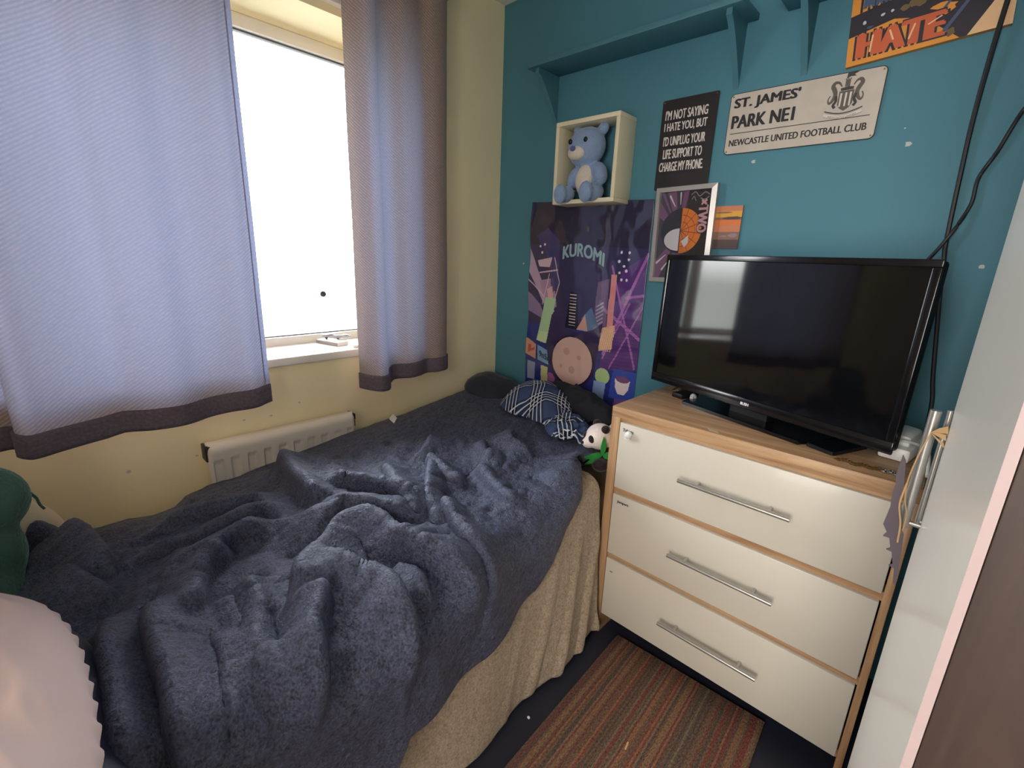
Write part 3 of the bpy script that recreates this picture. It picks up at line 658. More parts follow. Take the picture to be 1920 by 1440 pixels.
# things on the sill
bm = BM(); prism(bm, [(-0.215, -0.872), (-0.085, -0.842), (-0.098, -0.788), (-0.228, -0.818)], lambda u, v, w_: (u, v, 0.9165+w_), 0.014)
bk = finish('sketchbook', bm, M('white_paper_cover', srgb(238, 236, 232), 0.6)); tag(bk, 'thin white book lying slanted on the window sill', 'book')
bm = BM(); prism(bm, [(-0.21, -0.874), (-0.085, -0.8445), (-0.0845, -0.8425), (-0.2095, -0.8715)], lambda u, v, w_: (u, v, 0.9170+w_), 0.013); finish('spine', bm, M('grey_book_spine', srgb(150, 134, 132), 0.6), bk)
bm = BM(); prism(bm, [(-0.16, -0.76), (-0.02, -0.806), (0.004, -0.74), (-0.135, -0.69)], lambda u, v, w_: (u, v, 0.9165+w_), 0.009)
tag(finish('notepad', bm, M('white_pad', srgb(240, 238, 238), 0.6)), 'white pad on the sill next to the right curtain', 'notepad')
fig = thing('toy_glider', (-0.17, -0.81, 0.935), 'small silver toy lying on top of the thin white book', 'toy')
m_sil = M('silver_plastic', srgb(170, 172, 184), 0.3, 0.6)
bm = BM(); tube(bm, spline([(-0.205, -0.845, 0.943), (-0.18, -0.825, 0.945), (-0.15, -0.79, 0.943), (-0.13, -0.755, 0.946)], 5), [0.007]*11+[0.009]*3+[0.003]*2, 10); finish('body', bm, m_sil, fig)
bm = BM(); prism(bm, [(-0.20, -0.79), (-0.185, -0.785), (-0.165, -0.845), (-0.18, -0.85)], lambda u, v, w_: (u, v, 0.952+w_), 0.003); finish('wing', bm, m_sil, fig)
for c in ((-0.195, -0.835, 0.937), (-0.16, -0.80, 0.937)):
    bm = BM(); ellipsoid(bm, c, (0.006, 0.006, 0.0065), u=12, v=8); finish('wheel', bm, M('dark_grey_plastic', srgb(70, 70, 80), 0.4), fig)

# ------------------------------------------------------------------ chest of drawers
m_oak = wood('oak_effect', srgb(150, 112, 80), srgb(196, 160, 122), 0.42, 0, 10, 16)
m_oakv = wood('oak_effect_upright', srgb(152, 114, 82), srgb(194, 158, 120), 0.42, 2, 10, 16)
m_creamd = M('cream_drawer_front', srgb(206, 199, 186), 0.38, var=0.035, vscale=3, spec=0.4, coat=0.15)
m_alu = M('brushed_aluminium', srgb(188, 186, 182), 0.32, 0.85, var=0.05)
DX0, DX1, DF, DB, DT = 1.015, 1.7755, -0.478, -0.085, 0.855
dr = thing('chest_of_drawers', (1.39, -0.28, 0), 'oak effect chest of three cream drawers under the television', 'chest of drawers')
bm = BM(); box(bm, DX0, DX1, DF, DB, DT-0.034, DT, 0.002); finish('top_board', bm, m_oak, dr)
for a, b in ((DX0, DX0+0.030), (DX1-0.016, DX1)):
    bm = BM(); box(bm, a, b, DF+0.001, DB, 0.0, DT-0.034, 0.0015); finish('side_panel', bm, m_oakv, dr)
bm = BM(); box(bm, DX0+0.03, DX1-0.016, DB-0.004, DB+0.004-0.008+0.004, 0.08, DT-0.034); finish('back_panel', bm, m_oak, dr)
bm = BM()
for z in (0.571, 0.325): box(bm, DX0+0.03, DX1-0.016, DF+0.012, DF+0.05, z-0.012, z+0.012)
box(bm, DX0+0.03, DX1-0.016, DF+0.012, DF+0.05, DT-0.06, DT-0.034); box(bm, DX0+0.03, DX1-0.016, DF+0.03, DB, 0.06, 0.085)
finish('rail', bm, m_oak, dr)
m_ink = M('biro_ink', srgb(60, 60, 84), 0.7, var=0.3)
for i, (z0, z1, wr, wp) in enumerate(((0.583, 0.808, 'Tshirts', (0.012, 0.016, 0.038, 0.011)), (0.336, 0.560, 'Jumpers', (0.018, 0.018, 0.042, 0.012)), (0.086, 0.316, '-', (0.018, 0.045, 0.012, 0.003)))):
    bm = BM(); box(bm, DX0+0.033, DX1-0.019, DF-0.001, DF+0.018, z0, z1, 0.0025, seg=2)
    d = finish('drawer', bm, m_creamd, dr)
    zc = (z0+z1)/2+0.002; bm = BM(); tube(bm, [(1.266, DF-0.032, zc), (1.555, DF-0.032, zc)], 0.006, 14)
    for xx in (1.316, 1.505): tube(bm, [(xx, DF-0.032, zc), (xx, DF+0.002, zc)], 0.005, 10)
    finish('handle', bm, m_alu, d)['label'] = 'brushed metal bar handle'
    bm = BM(); text(bm, wr, lambda u, v, w_: (u, DF-0.0016-w_, v), DX0+0.033+wp[0], z1-wp[1]-wp[3], wp[2], wp[3], 0.05)
    finish('handwriting', bm, m_ink, d)
    if i == 0:
        bm = BM(); ellipsoid(bm, (1.083, DF-0.007, 0.776), (0.011, 0.011, 0.015), (0.3, 0.5, 0)); box(bm, 1.072, 1.090, DF-0.010, DF, 0.761, 0.777, 0.002)
        finish('safety_catch', bm, m_white, d)['label'] = 'small white plastic catch'
for a in ((1.20, -0.30), (1.31, -0.36), (1.36, -0.40)):
    pass
# small wear patch on the top edge
bm = BM(); prism(bm, [(1.305, -0.452), (1.335, -0.458), (1.347, -0.472), (1.318, -0.468)], lambda u, v, w_: (u, v, DT+0.0002+w_), 0.0003); finish('chipped_patch', bm, M('worn_board', srgb(212, 186, 158), 0.7), dr)

# ------------------------------------------------------------------ television
tvx, tvy, tvz, ya, TW, TH = 1.3505, -0.297, 0.891, -0.299, 0.745, 0.437
TVM = Matrix.Translation((tvx, tvy, tvz)) @ Matrix.Rotation(ya, 4, 'Z') @ Matrix.Rotation(-0.022, 4, 'X')
def tvp(u, v, w_=0.0): return TVM @ Vector((u, -w_, v))          # u right, v up, w towards the viewer
tv = thing('television', (tvx, tvy, DT), 'black flat screen television standing on the chest of drawers', 'television')
m_bez = M('black_gloss_bezel', srgb(16, 15, 18), 0.16, var=0.05, spec=0.5)
m_scr = M('dark_screen_glass', srgb(10, 10, 13), 0.06, var=0.02, spec=0.55)
m_tvb = M('matt_black_casing', srgb(16, 16, 18), 0.5, spec=0.25)
def tvbox(bm, u0, u1, v0, v1, w0, w1, bev=0.0):
    vs = box(bm, u0, u1, -w1, -w0, v0, v1, bev)
    for v in vs: v.co = TVM @ v.co
bm = BM(); tvbox(bm, -TW/2+0.004, TW/2-0.004, 0.002, TH-0.002, -0.045, -0.004, 0.008); tvbox(bm, -0.25, 0.25, 0.04, 0.33, -0.075, -0.04, 0.012); finish('casing', bm, m_tvb, tv)
bm = BM(); bz = 0.017
tvbox(bm, -TW/2, TW/2, TH-bz, TH, -0.006, 0.004, 0.002); tvbox(bm, -TW/2, TW/2, 0, 0.030, -0.006, 0.004, 0.002); tvbox(bm, -TW/2, -TW/2+bz, 0.03, TH-bz, -0.006, 0.004, 0.002); tvbox(bm, TW/2-bz, TW/2, 0.03, TH-bz, -0.006, 0.004, 0.002)
finish('bezel', bm, m_bez, tv)
bm = BM(); tvbox(bm, -TW/2+bz, TW/2-bz, 0.030, TH-bz, -0.006, 0.0005); finish('screen', bm, m_scr, tv)
bm = BM(); text(bm, 'BUSH', lambda u, v, w_: tvp(u, v, 0.0046+w_), -0.013, 0.010, 0.026, 0.0085, 0.05); finish('logo', bm, M('white_print', srgb(230, 230, 232), 0.5), tv)
def flatfan(pts, z0, z1, bm, taper=0.0):
    prism(bm, pts, lambda u, v, w_: Vector((u, v, z0+w_)), z1-z0)
bm = BM(); R2 = Matrix.Rotation(ya, 3, 'Z')
def st(u, v): q = R2 @ Vector((u, v, 0)); return (tvx+q.x, tvy+q.y)
outl = [st(-0.19, -0.045), st(0.19, -0.045), st(0.225, 0.075), st(0.12, 0.14), st(-0.12, 0.14), st(-0.225, 0.075)]
flatfan(outl, DT, DT+0.010, bm); finish('stand', bm, m_bez, tv)
bm = BM(); q = [st(-0.06, 0.02), st(0.06, 0.02), st(0.06, 0.06), st(-0.06, 0.06)]; flatfan(q, DT+0.009, tvz+0.05, bm); finish('stand_neck', bm, m_tvb, tv)

# things on the chest top
ph_ = thing('mobile_phone', (1.60, -0.345, DT), 'black mobile phone lying flat by the right end of the television stand', 'phone')
def onto(cx, cy, ang):
    c_, s_ = math.cos(ang), math.sin(ang)
    return lambda u, v, w_: Vector((cx+u*c_-v*s_, cy+u*s_+v*c_, DT+w_))
fm = onto(1.595, -0.335, -0.40)
bm = BM(); prism(bm, rounded(-0.036, 0.036, -0.072, 0.072, 0.008), lambda u, v, w_: fm(u, v, w_+0.0005), 0.009); finish('case', bm, m_tvb, ph_)
bm = BM(); prism(bm, rounded(-0.033, 0.033, -0.068, 0.068, 0.006), lambda u, v, w_: fm(u, v, w_+0.0094), 0.0006); finish('glass', bm, m_scr, ph_)
m_brass = M('tarnished_brass', srgb(150, 120, 80), 0.35, 0.9, var=0.3); m_chrome = M('polished_chrome', srgb(214, 208, 204), 0.15, 1.0)
ear = [(1.622, -0.437), (1.647, -0.434), (1.668, -0.432)]
nc = thing('bracelet', (1.66, -0.43, DT), 'tarnished chain bracelet along the front right edge of the chest top', 'bracelet')
bm = BM()
cp = spline([(1.612, -0.440, 0), (1.630, -0.428, 0), (1.646, -0.442, 0), (1.662, -0.430, 0), (1.678, -0.438, 0), (1.692, -0.428, 0)], 5)
for i, p_ in enumerate(cp):
    a_ = i*1.57; tube(bm, [(p_[0]+0.0055*math.cos(k*PI/5), p_[1]+0.0045*math.sin(k*PI/5)*math.cos(a_), DT+0.005+0.004*math.sin(k*PI/5)*math.sin(a_)) for k in range(10)], 0.0014, 6, closed=True)
finish('chain', bm, m_brass, nc)
for i, (x, y) in enumerate(((1.703, -0.432), (1.716, -0.428), (1.727, -0.437))):
    bm = BM(); tube(bm, [(x+0.006*math.cos(k*PI/8), y+0.006*math.sin(k*PI/8), DT+0.004) for k in range(16)], 0.0028, 8, closed=True)
    tag(finish('ring', bm, m_chrome), ('silver ring nearest the bracelet on the chest top', 'silver ring in the middle of the three by the bracelet', 'silver ring nearest the wardrobe on the chest top')[i], 'ring', 'silver rings on the chest')
bm = BM(); box(bm, 1.105, 1.150, -0.235, -0.150, DT, DT+0.018, 0.004, rot=(0, 0, -0.3))
tag(finish('media_dongle', bm, m_tvb), 'small black box under the left end of the television', 'media box')
bm = BM(); tube(bm, [(1.085+0.020*math.cos(k*PI/10), -0.150+0.026*math.sin(k*PI/10), DT+0.012+0.008*math.sin(k*PI/10+1)) for k in range(20)], 0.0035, 8, closed=True)
tag(finish('bangle', bm, m_brass), 'gold coloured bangle under the left corner of the television', 'bangle')
bm = BM(); ellipsoid(bm, (1.165, -0.215, DT+0.012), (0.011, 0.011, 0.012)); box(bm, 1.159, 1.171, -0.232, -0.216, DT+0.006, DT+0.016, 0.002)
tag(finish('earphone', bm, M('frosted_plastic', srgb(176, 176, 180), 0.3)), 'pale grey earphone by the left end of the television stand', 'earphone')
bm = BM(); P, uv = cloth_patch((1.03, -0.052), 0.028, 0.022, 0.2, 0.06, lambda x, y: 0*x+0.83, 4, 24, 0.006); grid(bm, P); o = finish('grey_pouch', bm, M('grey_felt', srgb(132, 126, 124), 0.9), smooth=180); solidify(o, 0.004)
tag(o, 'grey felt pouch poking up behind the left back corner of the chest', 'pouch')
# white extension block and lead
ex = thing('extension_block', (1.735, -0.24, DT), 'white plug block with a lead behind the right end of the television', 'plug block')
bm = BM(); box(bm, 1.690, 1.752, -0.33, -0.15, DT+0.0005, DT+0.034, 0.006, rot=(0, 0, -0.15)); finish('block', bm, m_white, ex)
bm = BM(); box(bm, 1.700, 1.742, -0.30, -0.19, DT+0.030, DT+0.060, 0.008, rot=(0, 0.1, -0.15)); finish('plug', bm, m_white, ex)
bm = BM(); tube(bm, spline([(1.715, -0.31, 0.905), (1.742, -0.34, 0.912), (1.765, -0.39, 0.915), (1.772, -0.47, 0.905), (1.773, -0.52, 0.90)], 8), 0.0035, 8); finish('lead', bm, m_white, ex)

# ------------------------------------------------------------------ wardrobe at the right
m_gloss = M('white_gloss_laminate', srgb(240, 238, 230), 0.22, var=0.01, spec=0.06)
m_dkwood = wood('dark_walnut_effect', srgb(44, 32, 28), srgb(70, 53, 46), 0.5, 2, 8, 10)
m_edge = M('shaded_white_edge', srgb(176, 156, 158), 0.5, var=0.02)  # white door edge with its pinkish shade put into the colour
wd = thing('wardrobe', (2.07, -1.06, 0), 'tall wardrobe with white gloss door and walnut brown end panel', 'wardrobe')
WX = 1.778; WYN, WYF = -1.405, -0.70
bm = BM(); box(bm, WX+0.0055, 2.40, WYN, WYN+0.018, 0.0, 2.05, 0.001); finish('end_panel', bm, m_dkwood, wd)
bm = BM(); box(bm, WX+0.0055, 2.40, WYF-0.018, WYF, 0.0, 2.05, 0.001); finish('end_panel', bm, m_dkwood, wd)
bm = BM(); box(bm, WX+0.0055, 2.40, WYN+0.018, WYF-0.018, 2.03, 2.05); box(bm, WX+0.0055, 2.40, WYN+0.018, WYF-0.018, 0.04, 0.06); box(bm, 2.39, 2.40, WYN+0.018, WYF-0.018, 0.06, 2.03); finish('carcass', bm, m_dkwood, wd)
bm = BM(); box(bm, WX, WX+0.005, WYN-0.001, WYF, 0.03, 2.045)
for f in bm.faces:
    f.material_index = 1 if abs(f.normal.y) > 0.9 and f.normal.y < 0 else 0
door = finish('door', bm, [m_gloss, m_edge], wd, smooth=0)
for x, y, r_ in ((WX-0.022, -0.725, 0.008), (WX-0.004, -0.706, 0.0045)):
    bm = BM(); tube(bm, [(x, y, 0.868), (x, y, 1.082)], r_, 16)
    for z in (0.876, 1.045): tube(bm, [(x, y, z), (WX+0.002, y, z)], 0.0042, 10)
    finish('handle', bm, m_alu, door)['label'] = 'brushed metal bar handle'
# hanging ornament
orn = thing('hanging_ornament', (1.745, -0.72, 0.9), 'grey jagged wing shaped ornament hung by tan string from the wardrobe handle', 'ornament')
ol = [(1.731, 1.001), (1.73, 0.985), (1.729, 0.966), (1.732, 0.949), (1.731, 0.929), (1.733, 0.905), (1.732, 0.892), (1.730, 0.869), (1.738, 0.856), (1.734, 0.847), (1.743, 0.847), (1.748, 0.829), (1.743, 0.824), (1.751, 0.823), (1.757, 0.80), (1.752, 0.796), (1.76, 0.794), (1.764, 0.765), (1.768, 0.767), (1.764, 0.823), (1.76, 0.861), (1.755, 0.871), (1.749, 0.902), (1.745, 0.919), (1.742, 0.955), (1.739, 0.976), (1.737, 0.991)]
bm = BM(); prism(bm, ol, lambda u, v, w_: Vector((u, -0.744-w_, v)), 0.004); finish('wing', bm, M('slate_grey_felt', srgb(98, 88, 96), 0.85, var=0.1), orn)
m_str = M('tan_string', srgb(196, 160, 112), 0.8, var=0.15)
bm = BM(); tube(bm, spline([(1.758, -0.738, 1.048), (1.750, -0.745, 1.005), (1.746, -0.747, 0.958), (1.749, -0.748, 0.925), (1.756, -0.746, 0.898), (1.757, -0.746, 0.862)], 6), 0.0011, 6)
tube(bm, spline([(1.746, -0.749, 0.955), (1.744, -0.750, 0.915), (1.752, -0.750, 0.88), (1.755, -0.750, 0.845)], 5), 0.0014, 6); finish('string', bm, m_str, orn)
for k_ in range(3):
    bm = BM(); prism(bm, [(0.0, 0.0), (0.009, 0.010-0.008*k_), (0.0185, 0.016-0.014*k_), (0.0205, 0.004-0.012*k_), (0.010, 0.002-0.006*k_)], lambda u, v, w_: Vector((1.757+u, -0.736-w_-0.0015*k_-0.15*u, 1.047+v)), 0.002); finish('bow_tail', bm, m_str, orn)

# ------------------------------------------------------------------ rug
def rugmat():
    m = bpy.data.materials.new('striped_rug_weave'); m.use_nodes = True; t = m.node_tree; b = t.nodes['Principled BSDF']; b.inputs['Roughness'].default_value = 0.95; b.inputs['Specular IOR Level'].default_value = 0.05
    co = t.nodes.new('ShaderNodeTexCoord'); sp = t.nodes.new('ShaderNodeSeparateXYZ'); t.links.new(co.outputs['Object'], sp.inputs[0])
    n0 = t.nodes.new('ShaderNodeTexNoise'); n0.inputs['Scale'].default_value = 25; t.links.new(co.outputs['Object'], n0.inputs['Vector'])
    a = t.nodes.new('ShaderNodeMath'); a.operation = 'MULTIPLY_ADD'; a.inputs[1].default_value = 0.004; t.links.new(n0.outputs[0], a.inputs[0]); t.links.new(sp.outputs[0], a.inputs[2])
    q = t.nodes.new('ShaderNodeMath'); q.operation = 'MULTIPLY'; q.inputs[1].default_value = 185; t.links.new(a.outputs[0], q.inputs[0])
    fl = t.nodes.new('ShaderNodeMath'); fl.operation = 'FLOOR'; t.links.new(q.outputs[0], fl.inputs[0])
    wn = t.nodes.new('ShaderNodeTexWhiteNoise'); wn.noise_dimensions = '1D'; t.links.new(fl.outputs[0], wn.inputs['W'])
    r = t.nodes.new('ShaderNodeValToRGB'); r.color_ramp.interpolation = 'CONSTANT'
    cols = [srgb(136, 108, 92), srgb(150, 94, 84), srgb(142, 114, 96), srgb(120, 110, 94), srgb(168, 124, 98), srgb(136, 92, 86), srgb(112, 98, 92), srgb(152, 128, 106)]
    els = r.color_ramp.elements; els[0].position = 0; els[0].color = cols[0]; els[1].position = 1/8; els[1].color = cols[1]
    for i in range(2, 8): e_ = els.new(i/8); e_.color = cols[i]
    t.links.new(wn.outputs['Value'], r.inputs[0])
    mp = t.nodes.new('ShaderNodeMapping'); mp.inputs['Scale'].default_value = (400, 120, 1); t.links.new(co.outputs['Object'], mp.inputs[0])
    n = t.nodes.new('ShaderNodeTexNoise'); n.inputs['Scale'].default_value = 1.0; n.inputs['Detail'].default_value = 3; t.links.new(mp.outputs[0], n.inputs['Vector'])
    mr = t.nodes.new('ShaderNodeMapRange'); mr.inputs['From Min'].default_value = 0.3; mr.inputs['From Max'].default_value = 0.7; mr.inputs['To Min'].default_value = 0.45; mr.inputs['To Max'].default_value = 1.25; t.links.new(n.outputs[0], mr.inputs[0])
    mx = t.nodes.new('ShaderNodeMix'); mx.data_type = 'RGBA'; mx.blend_type = 'MULTIPLY'; mx.inputs[0].default_value = 1; t.links.new(r.outputs[0], mx.inputs[6]); t.links.new(mr.outputs[0], mx.inputs[7])
    t.links.new(mx.outputs[2], b.inputs['Base Color'])
    bp = t.nodes.new('ShaderNodeBump'); bp.inputs['Strength'].default_value = 0.7; bp.inputs['Distance'].default_value = 0.004; t.links.new(n.outputs[0], bp.inputs['Height']); t.links.new(bp.outputs[0], b.inputs['Normal'])
    return m
bm = BM(); box(bm, -0.242, 0.242, -0.55, 0.55, 0.0005, 0.011, 0.004)
rug = finish('striped_rug', bm, rugmat()); rug.location = (1.372, -0.985, 0); rug.rotation_euler = (0, 0, 0.045)
tag(rug, 'brown and red striped rug on the dark floor in front of the drawers', 'rug')
bm = BM(); box(bm, -0.002, 0.002, -0.012, 0.012, 0, 0.002, rot=(0, 0, 0.2))
for v in bm.verts: v.co += Vector((1.335, -0.78, 0.012))
tag(finish('matchstick', bm, M('pale_wood_splinter', srgb(226, 196, 150), 0.7)), 'tiny pale wooden stick lying on the striped rug', 'litter')
bm = BM(); ellipsoid(bm, (1.085, -0.905, 0.004), (0.005, 0.004, 0.004), u=10, v=6); tag(finish('paper_scrap', bm, m_white), 'tiny white paper scrap on the floor beside the rug', 'litter')

# ------------------------------------------------------------------ shelves on the teal wall
def shelf(x0, x1, bxs, label):
    r = thing('wall_shelf', ((x0+x1)/2, 0, 2.035), label, 'shelf')
    bm = BM(); box(bm, x0, x1, -0.150, -0.0005, 2.037, 2.055, 0.002); finish('board', bm, m_teal2, r)
    for bx in bxs:
        bm = BM(); ol = [(0.0, 2.037), (-0.132, 2.037), (-0.132, 2.020)]+[(-0.132+0.13*t_**0.9, 2.020-0.155*t_**1.15) for t_ in np.linspace(0.08, 0.97, 14)]+[(0.0, 1.856)]
        prism(bm, ol, lambda u, v, w_: Vector((bx+w_, u-0.0005 if u > -0.001 else u, v)), 0.018); finish('bracket', bm, m_teal2, r, smooth=20)
    return r
shelf(0.283, 1.118, (0.318, 1.067), 'teal painted shelf on two brackets above the toy in the box')
shelf(1.20, 1.98, (1.262, 1.90), 'teal painted shelf with bracket at the top right, above the metal street sign')

# wall plane mapping: u = x, v = z, w = distance off the teal wall
def wallmap(off): return lambda u, v, w_: Vector((u, -off-w_, v))
def rotmap(off, cx, cz, ang):
    c_, s_ = math.cos(ang), math.sin(ang)
    return lambda u, v, w_: Vector((cx+(u-cx)*c_-(v-cz)*s_, -off-w_, cz+(u-cx)*s_+(v-cz)*c_))
m_chip = M('bare_plaster_chip', srgb(196, 196, 196), 0.8, var=0.1)
wf = bpy.data.objects['wall_far']
for x, z, r_ in ((1.168, 1.629, 0.006), (1.56, 1.634, 0.007), (1.772, 1.320, 0.006), (0.177, 1.272, 0.005), (1.545, 1.675, 0.002)):
    bm = BM(); prism(bm, [(x+r_*(1+0.3*math.sin(3*a_+x*9))*math.cos(a_), z+r_*(1.1+0.3*math.cos(2*a_))*math.sin(a_)) for a_ in np.linspace(0, 2*PI, 9)[:-1]], wallmap(0.0002), 0.0008); finish('paint_chip', bm, m_chip, wf)
wl = bpy.data.objects['wall_left']
for y, z, r_ in ((-1.155, 0.706, 0.0035), (-1.245, 0.71, 0.003), (-1.40, 0.62, 0.003), (-1.05, 0.735, 0.003), (-1.58, 0.62, 0.004)):
    bm = BM(); prism(bm, [(y+r_*1.6*math.cos(a_), z+r_*math.sin(a_)) for a_ in np.linspace(0, 2*PI, 8)[:-1]], lambda u, v, w_: Vector((0.0002+w_, u, v)), 0.0006); finish('paint_chip', bm, m_chip, wl)

# ------------------------------------------------------------------ signs
# street style sign
sg = thing('street_sign', (1.273, 0, 1.747), 'long grey metal street sign with black lettering and a crest', 'sign')
m_sgn = M('weathered_pale_metal', srgb(198, 188, 178), 0.45, var=0.16, vscale=14, spec=0.4)
m_blkp = M('black_print', srgb(34, 33, 36), 0.5, var=0.05)
W0 = rotmap(0.004, 1.273, 1.747, 0.0); SX0, SX1, SZ0, SZ1 = 1.068, 1.480, 1.657, 1.839
bm = BM(); prism(bm, rounded(SX0, SX1, SZ0, SZ1, 0.014), W0, 0.0015); finish('plate', bm, m_blkp, sg)
bm = BM(); prism(bm, rounded(SX0+0.0022, SX1-0.0022, SZ0+0.0022, SZ1-0.0022, 0.012), lambda u, v, w_: W0(u, v, 0.0015+w_), 0.0006); finish('face', bm, m_sgn, sg)
ft = lambda u, v, w_: W0(u, v, 0.0026+w_)
bm = BM()
text(bm, "ST. JAMES'", ft, 1.082, 1.787, 0.192, 0.037, 0.055); text(bm, 'PARK NE1', ft, 1.081, 1.735, 0.186, 0.038, 0.055)
text(bm, 'NEWCASTLE UNITED FOOTBALL CLUB', ft, 1.082, 1.682, 0.376, 0.0195, 0.04)
prism(bm, [(1.081, 1.7185), (1.460, 1.7185), (1.460, 1.7205), (1.081, 1.7205)], ft, 0.0003)
finish('lettering', bm, m_blkp, sg)
# crest
bm = BM(); fc = lambda u, v, w_: W0(1.392+u*1.0, 1.776+v*1.0, 0.0026+w_)
m_crl = M('crest_grey_print', srgb(92, 86, 80), 0.5, var=0.25, vscale=80); m_crd = M('crest_dark_print', srgb(58, 54, 52), 0.5); m_crw = M('crest_pale_print', srgb(214, 206, 196), 0.5)
prism(bm, [(-0.017, 0.016), (0.019, 0.016), (0.019, -0.018), (0.012, -0.029), (0.001, -0.036), (-0.010, -0.029), (-0.017, -0.018)], fc, 0.0002, 0)
for x in (-0.011, 0.001, 0.012): prism(bm, [(x-0.0025, 0.011), (x+0.0025, 0.011), (x+0.002, -0.024), (x-0.002, -0.024)], lambda u, v, w_: fc(u, v, 0.0002+w_), 0.0002, 2)
prism(bm, [(-0.014, 0.017), (-0.015, 0.024), (0.004, 0.026), (0.017, 0.024), (0.016, 0.017)], fc, 0.0002, 1)
prism(bm, [(-0.006, 0.026), (0.006, 0.026), (0.006, 0.044), (-0.006, 0.044)], fc, 0.0002, 0)
for x in (-0.0055, 0.0, 0.0055): prism(bm, [(x-0.0015, 0.044), (x+0.0015, 0.044), (x+0.0015, 0.047), (x-0.0015, 0.047)], fc, 0.0002, 0)
prism(bm, [(-0.005, 0.046), (-0.004, 0.062), (0.024, 0.060), (0.012, 0.055), (0.018, 0.050), (0.004, 0.051)], fc, 0.0002, 1)
for s in (-1, 1):
    hp = spline([(s*0.014+0.001, 0.028), (s*0.021+0.001, 0.038), (s*0.030, 0.040), (s*0.035, 0.032), (s*0.030, 0.022), (s*0.026, 0.010), (s*0.030, -0.004), (s*0.038, -0.012), (s*0.042, -0.002), (s*0.038, 0.008)], 4)
    prism(bm, ribbon2d(hp, [0.003+0.008*math.sin(PI*min(1, i/len(hp)*1.15))**1.2 for i in range(len(hp))]), fc, 0.0002, 0)
    hp = spline([(s*0.024, 0.006), (s*0.022, -0.008), (s*0.027, -0.018), (s*0.022, -0.026)], 4); prism(bm, ribbon2d(hp, 0.007), lambda u, v, w_: fc(u, v, 0.0001+w_), 0.0002, 1)
rb = [(u, -0.036-0.010*math.cos(u/0.045*PI/2)+0.004) for u in np.linspace(-0.046, 0.046, 22)]
prism(bm, ribbon2d(rb, 0.003), fc, 0.0002, 1)
rb2 = [(u, v-0.009) for u, v in rb]; prism(bm, ribbon2d(rb2, 0.0105), fc, 0.0002, 0); prism(bm, ribbon2d(rb2, 0.0090), lambda u, v, w_: fc(u, v, 0.0002+w_), 0.0002, 2)
text(bm, 'NEWCASTLE UNITED', lambda u, v, w_: fc(u, v-0.043-0.010*math.cos(u/0.045*PI/2), 0.0006+w_), -0.034, -0.002, 0.068, 0.0045, 0.0, 0)
finish('crest', bm, [m_crl, m_crd, m_crw], sg)
for x, z in ((SX0+0.009, SZ1-0.009), (SX1-0.009, SZ1-0.009), (SX0+0.009, SZ0+0.009), (SX1-0.009, SZ0+0.009)):
    bm = BM(); tube(bm, [W0(x, z, 0.001), W0(x, z, 0.0038)], [0.0028, 0.002], 10); finish('screw', bm, m_brass, sg)
# black slogan sign
sl = thing('slogan_sign', (0.927, 0, 1.71), 'black metal slogan sign with white lettering, partly behind the silver frame', 'sign')
W1 = wallmap(0.003); bm = BM(); prism(bm, rounded(0.827, 1.028, 1.560, 1.861, 0.006), W1, 0.0015); finish('plate', bm, M('charcoal_printed_metal', srgb(40, 36, 40), 0.35, var=0.1, spec=0.5), sl)
bm = BM(); ft = lambda u, v, w_: W1(u, v, 0.0018+w_)
rows = [("I'M NOT SAYING", 0.842, 0.996, 1.797), ('I HATE YOU, BUT', 0.842, 0.998, 1.756), ("I'D UNPLUG YOUR", 0.844, 0.998, 1.712), ('LIFE SUPPORT TO', 0.848, 0.992, 1.669), ('CHARGE MY PHONE.', 0.838, 1.002, 1.626)]
for s_, a_, b_, z_ in rows: text(bm, s_, ft, a_, z_-0.002, b_-a_, 0.0315, 0.022)
finish('lettering', bm, M('white_screen_print', srgb(226, 218, 212), 0.5, var=0.12, vscale=60), sl)
m_rsc = M('red_screw', srgb(150, 70, 60), 0.4)
for x, z in ((0.8345, 1.853), (1.0205, 1.853)):
    bm = BM(); tube(bm, [W1(x, z, 0.001), W1(x, z, 0.004)], 0.0022, 10); finish('screw', bm, m_rsc, sl)
# graffiti canvas
cv = thing('graffiti_canvas', (1.55, 0, 2.0), 'orange and black graffiti lettered canvas at the top right', 'painting')
W2 = rotmap(0.0, 1.38, 1.848, 0.075); CX0, CX1, CZ0, CZ1 = 1.380, 1.705, 1.848, 2.085
m_or = M('orange_paint', srgb(226, 148, 56), 0.5, var=0.12, vscale=20); m_rd = M('red_orange_paint', srgb(206, 96, 56), 0.5, var=0.1); m_dk = M('black_purple_paint', srgb(36, 30, 44), 0.5, var=0.3, vscale=30); m_bl = M('slate_blue_paint', srgb(70, 88, 120), 0.5, var=0.15); m_lt = M('pale_peach_paint', srgb(240, 196, 150), 0.5); m_ol = M('olive_paint', srgb(112, 92, 60), 0.5, var=0.3); m_wp = M('pale_grey_paint', srgb(196, 200, 206), 0.5)
bm = BM(); prism(bm, [(CX0, CZ0), (CX1, CZ0), (CX1, CZ1), (CX0, CZ1)], W2, 0.016); finish('stretched_canvas', bm, m_or, cv)
bm = BM(); lay = lambda k_: (lambda u, v, w_: W2(CX0+u*0.325, CZ0+v*0.237, 0.0161+0.0002*k_+w_)); th_ = 0.0002
def blobpoly(cx, cy, rx, ry, n=12, j=0.25, sd=0):
    rs = np.random.RandomState(sd); return [(cx+rx*(1+j*rs.uniform(-1, 1))*math.cos(a_), cy+ry*(1+j*rs.uniform(-1, 1))*math.sin(a_)) for a_ in np.linspace(0, 2*PI, n+1)[:-1]]
